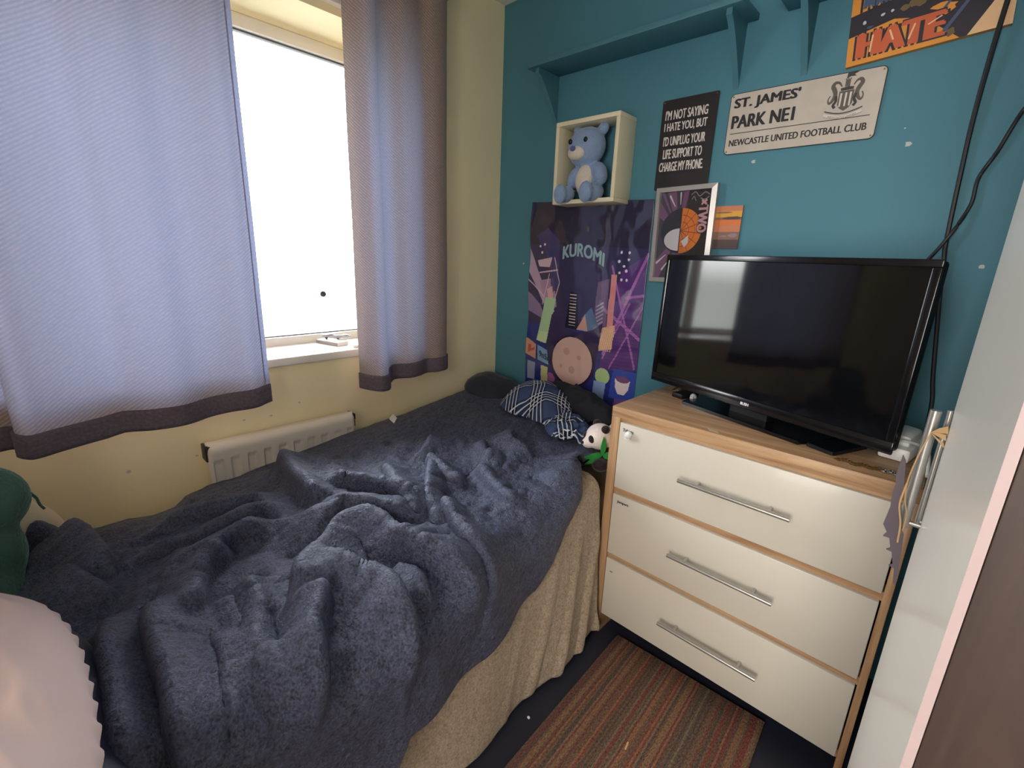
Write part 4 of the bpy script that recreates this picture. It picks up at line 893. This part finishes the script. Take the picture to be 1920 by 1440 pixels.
prism(bm, [(0.0, 0.30), (0.30, 0.37), (0.48, 0.30), (0.72, 0.0), (0.80, 0.0), (1.0, 0.42), (1.0, 1.0), (0.55, 1.0), (0.50, 0.62), (0.30, 0.58), (0.0, 0.52)], lay(0), th_, 1)
prism(bm, [(0.76, 0.0), (1.0, 0.0), (1.0, 0.50)], lay(1), th_, 4)
for k_, (cx, cy, rx, ry, mi) in enumerate(((0.44, 0.47, 0.05, 0.05, 5), (0.52, 0.52, 0.03, 0.035, 5), (0.36, 0.45, 0.03, 0.03, 5), (0.62, 0.60, 0.04, 0.05, 5), (0.22, 0.45, 0.012, 0.016, 6), (0.10, 0.42, 0.014, 0.02, 6), (0.28, 0.46, 0.01, 0.014, 6), (0.66, 0.08, 0.03, 0.04, 5), (0.14, 0.36, 0.02, 0.012, 2))): prism(bm, blobpoly(cx, cy, rx, ry, 10, 0.3, k_), lay(2), th_, mi)
prism(bm, blobpoly(0.60, 0.33, 0.07, 0.05, 14, 0.5, 40), lay(2), th_, 0)
for p0, p1, w_0 in (((0.62, 0.10), (1.0, 0.85), 0.03), ((0.66, 0.42), (1.0, 0.62), 0.03), ((0.58, 0.28), (0.96, 0.98), 0.02), ((0.76, 0.95), (0.88, 0.35), 0.03), ((0.84, 0.98), (1.0, 0.60), 0.02)): prism(bm, ribbon2d([p0, p1], [w_0, w_0*0.4]), lay(3), th_, 2)
text(bm, 'HOLD', lay(5), 0.06, 0.53, 0.56, 0.38, 0.12, 1); text(bm, 'HOLD', lay(6), 0.08, 0.56, 0.52, 0.33, 0.08, 2)
text(bm, 'HATE', lay(5), 0.045, 0.05, 0.60, 0.28, 0.12, 1); text(bm, 'HATE', lay(6), 0.06, 0.065, 0.57, 0.25, 0.08, 3)
for p0, p1 in (((0.11, 0.80), (0.10, 0.70)), ((0.20, 0.84), (0.19, 0.62)), ((0.38, 0.84), (0.37, 0.72)), ((0.33, 0.62), (0.37, 0.66)), ((0.17, 0.27), (0.16, 0.10)), ((0.28, 0.27), (0.31, 0.16)), ((0.44, 0.26), (0.41, 0.12)), ((0.52, 0.21), (0.60, 0.26))): prism(bm, ribbon2d([p0, p1], 0.012), lay(7), th_, 6 if p0[1] > 0.4 else 4)
finish('lettering', bm, [m_or, m_dk, m_bl, m_rd, m_lt, m_ol, m_wp], cv)
# sunset photo card
sc = thing('sunset_photo', (1.11, 0, 1.42), 'small orange sunset photo print on the wall right of the silver frame', 'photo')
W3 = rotmap(0.002, 1.11, 1.424, 0.0); bm = BM(); prism(bm, [(1.055, 1.354), (1.160, 1.354), (1.160, 1.495), (1.055, 1.495)], W3, 0.004, 0)
f3 = lambda k_: (lambda u, v, w_: W3(1.055+u*0.105, 1.354+v*0.141, 0.0041+0.0002*k_+w_))
for k_, (v0, v1, mi) in enumerate(((0.0, 0.22, 0), (0.22, 0.40, 1), (0.40, 0.56, 2), (0.56, 0.68, 3), (0.68, 0.74, 1), (0.74, 0.88, 4), (0.88, 1.0, 2))): prism(bm, [(0, v0), (1, v0), (1, v1), (0, v1)], f3(0), 0.0002, mi)
for cx, cy, rx, ry, mi in ((0.7, 0.72, 0.3, 0.035, 0), (0.4, 0.85, 0.3, 0.02, 1), (0.8, 0.32, 0.15, 0.05, 5), (0.5, 0.30, 0.12, 0.02, 5)): prism(bm, blobpoly(cx, cy, rx, ry, 12, 0.2, 3), f3(2), 0.0002, mi)
finish('print', bm, [M('dusk_brown_ink', srgb(84, 68, 68), 0.4), M('mauve_brown_ink', srgb(140, 104, 92), 0.4), M('coral_ink', srgb(206, 128, 92), 0.4), M('deep_orange_ink', srgb(220, 124, 62), 0.4), M('amber_ink', srgb(222, 164, 64), 0.4), M('grey_mauve_ink', srgb(150, 132, 136), 0.4)], sc)

# silver frame with abstract print
fr_ = thing('picture_frame', (0.962, 0, 1.40), 'silver picture frame with a purple, black and orange print behind the television', 'picture frame')
FX0_, FX1_, FZ0_, FZ1_ = 0.8515, 1.0745, 1.231, 1.568
W4 = rotmap(0.0, 0.962, 1.40, 0.022)
m_silver = M('silver_frame_foil', srgb(196, 192, 192), 0.45, 0.6, var=0.05)
bm = BM(); fw = 0.0165
def mitre(a0, a1, b0, b1):
    # a: outer corner pair, b: inner corner pair
    lo = [W4(*a0, 0.0), W4(*a1, 0.0), W4(*b1, 0.0), W4(*b0, 0.0)]; hi = [W4(*a0, 0.022), W4(*a1, 0.022), W4(*b1, 0.027), W4(*b0, 0.027)]
    A = [bm.verts.new(p) for p in lo]; B = [bm.verts.new(p) for p in hi]
    bm.faces.new(B); bm.faces.new(A[::-1])
    for i in range(4): bm.faces.new((A[i], A[(i+1) % 4], B[(i+1) % 4], B[i]))
o_ = [(FX0_, FZ0_), (FX1_, FZ0_), (FX1_, FZ1_), (FX0_, FZ1_)]; i_ = [(FX0_+fw, FZ0_+fw), (FX1_-fw, FZ0_+fw), (FX1_-fw, FZ1_-fw), (FX0_+fw, FZ1_-fw)]
for k_ in range(4): mitre(o_[k_], o_[(k_+1) % 4], i_[k_], i_[(k_+1) % 4])
bmesh.ops.recalc_face_normals(bm, faces=bm.faces)
finish('frame', bm, m_silver, fr_, smooth=0)
PX0, PX1, PZ0, PZ1 = FX0_+fw, FX1_-fw, FZ0_+fw, FZ1_-fw
f4 = lambda k_: (lambda u, v, w_: W4(PX0+u*(PX1-PX0), PZ0+v*(PZ1-PZ0), 0.012+0.0002*k_+w_))
bm = BM(); prism(bm, [(0, 0), (1, 0), (1, 1), (0, 1)], f4(0), 0.0002, 0)
cc = (0.42, 0.52)
for a0, a1 in ((75, 88), (97, 108), (112, 121), (205, 225), (232, 250), (258, 276), (150, 165)):
    pts = [cc]+[(cc[0]+0.95*math.cos(math.radians(a_)), cc[1]+0.75*math.sin(math.radians(a_))) for a_ in (a0, a1)]
    pts = [(min(max(u, 0), 0.56), min(max(v, 0), 1)) for u, v in pts]; prism(bm, pts, f4(1), 0.0002, 1)
for a_ in (92, 110, 228, 246): prism(bm, ribbon2d([(cc[0]+0.33*math.cos(math.radians(a_)), cc[1]+0.33*math.sin(math.radians(a_))), (min(0.56, max(0.01, cc[0]+0.7*math.cos(math.radians(a_)))), min(0.99, max(0.01, cc[1]+0.47*math.sin(math.radians(a_)))))], [0.01, 0.03]), f4(2), 0.0002, 2)
prism(bm, [(0.56, 0.0), (1, 0), (1, 1), (0.56, 1)], f4(3), 0.0002, 3)
# two-tone disc: pale and black left half, orange right half with a net of lines
dc = (0.46, 0.55); rx_, ry_ = 0.40, 0.26
prism(bm, [(dc[0]+rx_*math.cos(a_), dc[1]+ry_*math.sin(a_)) for a_ in np.linspace(PI/2, 3*PI/2, 24)], f4(4), 0.0002, 3)
prism(bm, [(dc[0]+rx_*math.cos(a_), dc[1]+ry_*math.sin(a_)) for a_ in np.linspace(-PI/2, PI/2, 24)], f4(4), 0.0002, 4)
prism(bm, [(dc[0]-0.02+0.30*math.cos(a_), dc[1]-0.10+0.13*math.sin(a_)) for a_ in np.linspace(PI/2, 3*PI/2, 20)], f4(5), 0.0002, 2)
for a_ in (-65, -35, -8, 20, 48, 72): prism(bm, ribbon2d([dc, (dc[0]+rx_*math.cos(math.radians(a_)), dc[1]+ry_*math.sin(math.radians(a_)))], 0.008), f4(5), 0.0002, 5)
for q in (0.4, 0.7): prism(bm, ribbon2d([(dc[0]+q*rx_*math.cos(a_), dc[1]+q*ry_*math.sin(a_)) for a_ in np.linspace(-1.5, 1.5, 14)], 0.008), f4(5), 0.0002, 5)
prism(bm, [(dc[0]+0.03, dc[1]-0.12), (dc[0]+0.16, dc[1]-0.05), (dc[0]+0.17, dc[1]-0.14), (dc[0]+0.10, dc[1]-0.19)], f4(6), 0.0002, 2)
rotf = lambda k_, cx, cy: (lambda u, v, w_: f4(k_)(cx+v, cy-u*0.62, w_))
text(bm, '\u00d7TWO', rotf(6, 0.76, 0.90), 0.0, 0.0, 0.62, 0.20, 0.12, 3); text(bm, '\u00d7TWO', rotf(7, 0.77, 0.895), 0.0, 0.0, 0.60, 0.18, 0.06, 6)
for p in (((0.60, 0.95), (0.68, 0.98), (0.76, 0.93), (0.86, 0.97), (0.95, 0.94)), ((0.62, 0.90), (0.66, 0.93), (0.70, 0.88)), ((0.78, 0.91), (0.86, 0.89), (0.94, 0.92))): prism(bm, ribbon2d(spline([(a_, b_, 0) for a_, b_ in p], 4), 0.012), f4(6), 0.0002, 7)
finish('print', bm, [M('print_charcoal', srgb(66, 60, 66), 0.35), M('print_plum', srgb(128, 84, 120), 0.35), M('print_white', srgb(226, 222, 228), 0.35), M('print_black', srgb(34, 32, 36), 0.35), M('print_orange', srgb(236, 130, 52), 0.35), M('print_rust', srgb(150, 72, 40), 0.35), M('print_pink', srgb(214, 164, 172), 0.35), M('print_grey', srgb(150, 150, 156), 0.35)], fr_)
bm = BM(); prism(bm, [(0, 0), (1, 0), (1, 1), (0, 1)], f4(40), 0.0008); finish('glass', bm, m_glass, fr_)

# ------------------------------------------------------------------ glossy poster (own generic artwork in the photo's colours, wavy sheet)
QX0, QX1, QZ0, QZ1 = 0.228, 0.838, 0.632, 1.547
def inpoly(U, V, poly):
    r = np.zeros(U.shape, bool); n = len(poly)
    for i in range(n):
        (x1, y1), (x2, y2) = poly[i], poly[(i+1) % n]
        if y1 == y2: continue
        c_ = ((y1 > V) != (y2 > V)) & (U < (x2-x1)*(V-y1)/(y2-y1)+x1); r ^= c_
    return r
NU, NV = 250, 375
uc = (np.arange(NU)+0.5)/NU; vc = (np.arange(NV)+0.5)/NV; U, V = np.meshgrid(uc, vc, indexing='ij'); ART = np.zeros((NU, NV, 3))
def c3(r, g, b): return np.array(srgb(r, g, b)[:3])
def paint(mask, col, a=1.0): ART[mask] = ART[mask]*(1-a)+col*a
ART[:] = c3(58, 54, 94)
paint(V > 0.80, c3(50, 47, 72)); paint(inpoly(U, V, [(0.0, 0.40), (1, 0.40), (1, 0.0), (0, 0)]), c3(48, 58, 132))
paint(inpoly(U, V, [(0.70, 0.22), (1.0, 0.26), (1.0, 0.78), (0.82, 0.70), (0.74, 0.5)]), c3(92, 56, 128))
for p0, p1, w0 in (((0.72, 0.30), (1.0, 0.78), 0.018), ((0.98, 0.26), (0.74, 0.72), 0.014), ((0.70, 0.52), (1.0, 0.40), 0.016), ((0.78, 0.24), (1.0, 0.55), 0.010), ((0.86, 0.58), (1.0, 0.60), 0.012), ((0.72, 0.28), (0.90, 0.56), 0.010)): paint(inpoly(U, V, ribbon2d([p0, p1], w0)), c3(186, 120, 196), 0.75)
for k_ in range(14): paint(inpoly(U, V, [(0.74, 0.24+0.018*k_), (0.99, 0.25+0.018*k_), (0.99, 0.253+0.018*k_), (0.74, 0.243+0.018*k_)]), c3(70, 44, 108), 0.6)
# lilac tower shards at left
for poly, col in (([(0.0, 0.78), (0.05, 0.72), (0.20, 0.52), (0.16, 0.50), (0.0, 0.66)], (196, 168, 200)), ([(0.10, 0.62), (0.24, 0.64), (0.28, 0.50), (0.20, 0.46)], (178, 142, 176)), ([(0.0, 0.56), (0.12, 0.50), (0.18, 0.42), (0.0, 0.46)], (150, 128, 172)), ([(0.06, 0.84), (0.16, 0.88), (0.28, 0.82), (0.30, 0.60), (0.22, 0.56), (0.20, 0.72)], (66, 64, 118)), ([(0.08, 0.72), (0.22, 0.74), (0.20, 0.69), (0.10, 0.69)], (220, 190, 206)), ([(0.18, 0.58), (0.23, 0.60), (0.26, 0.47), (0.22, 0.46)], (226, 178, 190))): paint(inpoly(U, V, poly), c3(*col), 0.9)
for p0, p1 in (((0.24, 0.74), (0.30, 0.62)), ((0.30, 0.62), (0.26, 0.54)), ((0.20, 0.66), (0.14, 0.5)), ((0.0, 0.62), (0.16, 0.54)), ((0.10, 0.66), (0.28, 0.68))): paint(inpoly(U, V, ribbon2d([p0, p1], 0.007)), c3(228, 198, 216), 0.8)
# coral column and blue block at right of centre
paint(inpoly(U, V, [(0.735, 0.40), (0.785, 0.40), (0.785, 0.68), (0.740, 0.68)]), c3(226, 146, 150), 0.95)
paint(inpoly(U, V, [(0.62, 0.42), (0.73, 0.44), (0.73, 0.66), (0.64, 0.64)]), c3(146, 118, 160), 0.55)
for k_ in range(6): paint(inpoly(U, V, [(0.64, 0.43+0.018*k_), (0.70, 0.455+0.018*k_), (0.70, 0.463+0.018*k_), (0.64, 0.438+0.018*k_)]), c3(196, 190, 214), 0.7)
for u_, v_ in ((0.80, 0.78), (0.86, 0.78), (0.79, 0.74), (0.86, 0.75), (0.83, 0.72), (0.80, 0.69), (0.85, 0.70), (0.10, 0.79), (0.14, 0.80), (0.12, 0.76), (0.82, 0.66), (0.86, 0.66)): paint(np.hypot((U-u_), (V-v_)*1.5) < 0.009, c3(236, 226, 240))
# centre tower with rungs
paint(inpoly(U, V, [(0.37, 0.40), (0.50, 0.40), (0.47, 0.58), (0.41, 0.58)]), c3(28, 28, 48))
for k_ in range(11): paint(inpoly(U, V, [(0.405, 0.415+0.015*k_), (0.465, 0.415+0.015*k_), (0.465, 0.420+0.015*k_), (0.405, 0.420+0.015*k_)]), c3(214, 196, 196), 0.9)
paint(inpoly(U, V, [(0.52, 0.46), (0.60, 0.52), (0.66, 0.44), (0.66, 0.38), (0.56, 0.38)]), c3(92, 120, 160)); paint(inpoly(U, V, [(0.48, 0.40), (0.55, 0.48), (0.58, 0.40)]), c3(206, 160, 148))
# green bars, signs, shapes at the bottom
paint(inpoly(U, V, [(0.17, 0.54), (0.27, 0.54), (0.20, 0.30), (0.10, 0.31)]), c3(178, 212, 170)); paint(inpoly(U, V, [(0.13, 0.36), (0.21, 0.36), (0.19, 0.30), (0.10, 0.31)]), c3(206, 226, 180))
paint(inpoly(U, V, [(0.0, 0.315), (0.10, 0.285), (0.10, 0.205), (0.0, 0.225)]), c3(218, 158, 132)); paint(inpoly(U, V, [(0.02, 0.25), (0.09, 0.27), (0.09, 0.255), (0.02, 0.235)]), c3(196, 92, 92)); paint(inpoly(U, V, [(0.02, 0.28), (0.05, 0.28), (0.05, 0.25), (0.02, 0.25)]), c3(196, 92, 92))
paint(inpoly(U, V, [(0.115, 0.285), (0.26, 0.255), (0.265, 0.185), (0.12, 0.205)]), c3(132, 168, 206))
paint(inpoly(U, V, [(0.27, 0.25), (0.34, 0.24), (0.34, 0.18), (0.27, 0.185)]), c3(170, 92, 128)); paint(inpoly(U, V, [(0.66, 0.31), (0.79, 0.335), (0.80, 0.45), (0.70, 0.43)]), c3(226, 172, 142))
for k_ in range(7): paint(inpoly(U, V, ribbon2d([(0.68+0.016*k_, 0.32), (0.72+0.014*k_, 0.43)], 0.006)), c3(242, 210, 176), 0.8)
paint(inpoly(U, V, [(0.02, 0.19), (0.10, 0.185), (0.10, 0.09), (0.02, 0.09)]), c3(150, 158, 190)); paint(inpoly(U, V, [(0.16, 0.18), (0.23, 0.175), (0.24, 0.08), (0.17, 0.08)]), c3(208, 206, 150)); paint(inpoly(U, V, [(0.24, 0.15), (0.31, 0.145), (0.31, 0.105), (0.24, 0.105)]), c3(170, 100, 156)); paint(inpoly(U, V, [(0.24, 0.105), (0.31, 0.105), (0.31, 0.07), (0.24, 0.07)]), c3(72, 70, 150))
paint(np.hypot(U-0.735, (V-0.195)*1.5) < 0.060, c3(180, 208, 150)); paint(inpoly(U, V, [(0.67, 0.165), (0.77, 0.165), (0.75, 0.02), (0.655, 0.05)]), c3(140, 164, 214))
paint(inpoly(U, V, [(0.82, 0.245), (1.0, 0.245), (1.0, 0.10), (0.80, 0.10)]), c3(60, 80, 172)); paint(inpoly(U, V, [(0.84, 0.20), (0.96, 0.20), (0.95, 0.155), (0.92, 0.125), (0.87, 0.125), (0.845, 0.155)]), c3(236, 222, 224)); paint((np.hypot((U-0.90)/0.055, (V-0.20)/0.016) < 1), c3(130, 84, 130)); paint(inpoly(U, V, [(0.85, 0.10), (0.99, 0.11), (0.99, 0.02), (0.83, 0.0)]), c3(118, 86, 160))
# generic stand-in: a pale moon rising behind two dark violet hills
paint(inpoly(U, V, [(0.20, 0.30), (0.24, 0.46), (0.36, 0.40), (0.50, 0.385), (0.62, 0.41), (0.70, 0.45), (0.68, 0.30), (0.66, 0.18), (0.56, 0.10), (0.34, 0.10), (0.24, 0.18)]), c3(58, 48, 88))
paint(np.hypot(U-0.455, (V-0.235)*1.5) < 0.185, c3(214, 178, 170)); paint((np.hypot(U-0.455, (V-0.235)*1.5) < 0.195) & (np.hypot(U-0.455, (V-0.235)*1.5) > 0.185), c3(44, 32, 58))
for u_, v_, r_ in ((0.40, 0.28, 0.028), (0.52, 0.26, 0.02), (0.46, 0.19, 0.03), (0.36, 0.20, 0.016)): paint(np.hypot(U-u_, (V-v_)*1.5) < r_, c3(196, 156, 152))
paint(inpoly(U, V, [(0.22, 0.0), (0.72, 0.0), (0.62, 0.07), (0.52, 0.13), (0.44, 0.075), (0.36, 0.12), (0.28, 0.06)]), c3(60, 50, 96))
def pwave(u, v):
    return 0.004+0.0045*(1+np.sin(v*9.0+2.2*u+0.6))*(0.5+0.5*v)*0.6+0.0035*(1+np.sin(u*11+3*v))*np.clip(v, 0.2, 1)*0.5+0.005*np.clip((v-0.93)/0.07, 0, 1)**2+0.0035*fbm(u*6.0, v*8.0, 2, 17)+0.006*np.clip((0.06-u)/0.06, 0, 1)**2*(np.sin(v*22)+1)*0.5
def pmap(u, v, w_): return Vector((QX0+u*(QX1-QX0)+0.006*(1-u)*math.sin(v*20)*(1 if u < 0.04 else 0), -float(pwave(np.array(u), np.array(v)))-0.002-w_, QZ0+v*(QZ1-QZ0)-0.018*u*(v)))
bm = BM(); gu = np.linspace(0, 1, NU+1); gv = np.linspace(0, 1, NV+1); GU, GV = np.meshgrid(gu, gv, indexing='ij')
PP = np.stack([QX0+GU*(QX1-QX0)+np.where(GU < 0.04, 0.005*(1-GU/0.04)*np.sin(GV*20), 0), -pwave(GU, GV)-0.002, QZ0+GV*(QZ1-QZ0)-0.018*GU*GV], -1)
vid = (np.arange((NU+1)*(NV+1))).reshape(NU+1, NV+1)
F = np.stack([vid[:-1, :-1], vid[1:, :-1], vid[1:, 1:], vid[:-1, 1:]], -1).reshape(-1, 4)
me = bpy.data.meshes.new('poster'); bm.free()
me.from_pydata(PP.reshape(-1, 3).tolist(), [], F.tolist())
ca = me.color_attributes.new('artwork', 'FLOAT_COLOR', 'CORNER')
cols = np.ones((NU*NV, 4, 4), np.float32); cols[:, :, :3] = ART.reshape(-1, 1, 3); ca.data.foreach_set('color', cols.ravel())
for p in me.polygons: p.use_smooth = True
m_post = bpy.data.materials.new('glossy_printed_poster'); m_post.use_nodes = True; t = m_post.node_tree; b = t.nodes['Principled BSDF']
at = t.nodes.new('ShaderNodeAttribute'); at.attribute_name = 'artwork'; t.links.new(at.outputs['Color'], b.inputs['Base Color']); b.inputs['Roughness'].default_value = 0.10; b.inputs['Specular IOR Level'].default_value = 0.75; b.inputs['Coat Weight'].default_value = 0.6; b.inputs['Coat Roughness'].default_value = 0.05
n = t.nodes.new('ShaderNodeTexNoise'); n.inputs['Scale'].default_value = 14; bp = t.nodes.new('ShaderNodeBump'); bp.inputs['Strength'].default_value = 0.12; bp.inputs['Distance'].default_value = 0.004
co = t.nodes.new('ShaderNodeTexCoord'); t.links.new(co.outputs['Object'], n.inputs['Vector']); t.links.new(n.outputs[0], bp.inputs['Height']); t.links.new(bp.outputs[0], b.inputs['Normal'])
me.materials.append(m_post); poster = bpy.data.objects.new('poster', me); COL.objects.link(poster); solidify(poster, 0.0004)
tag(poster, 'large glossy purple city poster hung below the box with the plush', 'poster')
m_ltr = M('pale_teal_print', srgb(150, 182, 190), 0.25); bm = BM()
arch = lambda u, v, w_: pmap(u, v+0.035*(1-((u-0.46)/0.2)**2)-0.02, 0.0012+w_)
text(bm, 'KUROMI', arch, 0.315, 0.735, 0.36, 0.062, 0.06)
finish('lettering', bm, m_ltr, poster)
bm = BM(); text(bm, '9n5n', lambda u, v, w_: pmap(u, v-0.2*(u-0.13), 0.0012+w_), 0.135, 0.228, 0.11, 0.032, 0.05); finish('sign_lettering', bm, M('dark_blue_print', srgb(44, 50, 84), 0.3), poster)

# ------------------------------------------------------------------ box shelf with blue plush
m_crm = M('cream_painted_wood', srgb(232, 222, 192), 0.5, var=0.04)
cb = thing('box_shelf', (0.578, -0.06, 1.515), 'cream open box shelf on the teal wall holding a blue plush toy', 'shelf')
KX0, KX1, KZ0, KZ1, KD, KT = 0.430, 0.724, 1.517, 1.825, 0.118, 0.016
bm = BM(); box(bm, KX0, KX1, -KD, -0.0005, KZ1-KT, KZ1, 0.002); finish('top_panel', bm, m_crm, cb)
bm = BM(); box(bm, KX0, KX1, -KD, -0.0005, KZ0, KZ0+KT, 0.002); finish('bottom_panel', bm, m_crm, cb)
for a in (KX0, KX1-KT):
    bm = BM(); box(bm, a, a+KT, -KD, -0.0005, KZ0+KT, KZ1-KT, 0.0015); finish('side_panel', bm, m_crm, cb)
pb = thing('plush_bear', (0.565, -0.07, KZ0+KT), 'pale blue plush bear with cream tummy sitting in the cream box', 'plush toy')
m_pbl = M('powder_blue_plush', srgb(134, 158, 194), 0.95, var=0.12, vscale=25, sheen=0.4, bump=0.6, bscale=160, bdist=0.004)
m_pbd = M('periwinkle_plush', srgb(88, 100, 152), 0.95, sheen=0.3, bump=0.5, bscale=160)
m_pcm = M('cream_plush', srgb(214, 204, 190), 0.95, sheen=0.3, bump=0.6, bscale=160, bdist=0.004)
pb.scale = (1.1, 1.04, 1.1); B = Vector((0.562, -0.066, 1.533))
bm = BM(); ellipsoid(bm, B+Vector((0.012, 0, 0.075)), (0.062, 0.045, 0.075)); ellipsoid(bm, B+Vector((-0.005, -0.012, 0.195)), (0.082, 0.056, 0.074), (0, -0.15, 0))
ellipsoid(bm, B+Vector((-0.062, -0.055, 0.020)), (0.036, 0.050, 0.032), (0.15, 0, 0.4)); ellipsoid(bm, B+Vector((0.068, -0.055, 0.022)), (0.034, 0.050, 0.034), (0.15, 0, -0.25))
ellipsoid(bm, B+Vector((-0.056, -0.100, 0.016)), (0.030, 0.020, 0.038)); ellipsoid(bm, B+Vector((0.066, -0.100, 0.018)), (0.030, 0.020, 0.040))
ellipsoid(bm, B+Vector((0.070, -0.018, 0.095)), (0.028, 0.032, 0.044), (0, -0.4, 0)); ellipsoid(bm, B+Vector((-0.056, -0.012, 0.085)), (0.024, 0.028, 0.044), (0, 0.4, 0))
ellipsoid(bm, B+Vector((-0.060, 0.000, 0.262)), (0.022, 0.014, 0.022)); ellipsoid(bm, B+Vector((0.060, 0.000, 0.258)), (0.024, 0.014, 0.024))
blob(finish('body', bm, m_pbl, pb), 0.005, 4)
bm = BM(); ellipsoid(bm, B+Vector((0.008, -0.026, 0.072)), (0.042, 0.030, 0.058)); finish('tummy', bm, m_pcm, pb)
bm = BM(); ellipsoid(bm, B+Vector((-0.020, -0.056, 0.170)), (0.040, 0.022, 0.026)); finish('muzzle', bm, m_pcm, pb)
bm = BM(); ellipsoid(bm, B+Vector((-0.024, -0.078, 0.182)), (0.013, 0.009, 0.010)); finish('nose', bm, m_pbd, pb)
m_eye = M('black_toy_eye', srgb(20, 20, 26), 0.12)
for x in (-0.050, 0.022):
    bm = BM(); ellipsoid(bm, B+Vector((x, -0.062, 0.212)), (0.009, 0.006, 0.010), u=16, v=10); finish('eye', bm, m_eye, pb)

# ------------------------------------------------------------------ cables on the teal wall
m_cab = M('black_cable_sheath', srgb(24, 26, 34), 0.5, var=0.05)
bm = BM(); tube(bm, spline([(1.700, -0.006, 2.16), (1.685, -0.022, 1.93), (1.679, -0.010, 1.705), (1.683, -0.006, 1.544), (1.690, -0.006, 1.386), (1.696, -0.008, 1.331), (1.708, -0.006, 1.233), (1.737, -0.006, 1.029), (1.753, -0.008, 0.923), (1.757, -0.012, 0.70), (1.757, -0.012, 0.10)], 8), 0.0055, 8)
tag(finish('cable', bm, m_cab), 'black cable hanging straight down the teal wall past the television', 'cable')
bm = BM(); tube(bm, spline([(1.86, -0.006, 1.82), (1.80, -0.006, 1.73), (1.766, -0.006, 1.685), (1.740, -0.006, 1.595), (1.719, -0.006, 1.535), (1.718, -0.008, 1.471), (1.695, -0.018, 1.399), (1.661, -0.014, 1.33), (1.62, -0.03, 1.26), (1.56, -0.12, 1.20), (1.53, -0.17, 1.15)], 8), 0.0045, 8)
tag(finish('cable', bm, m_cab), 'thinner bent cable looping from the right to behind the television', 'cable')
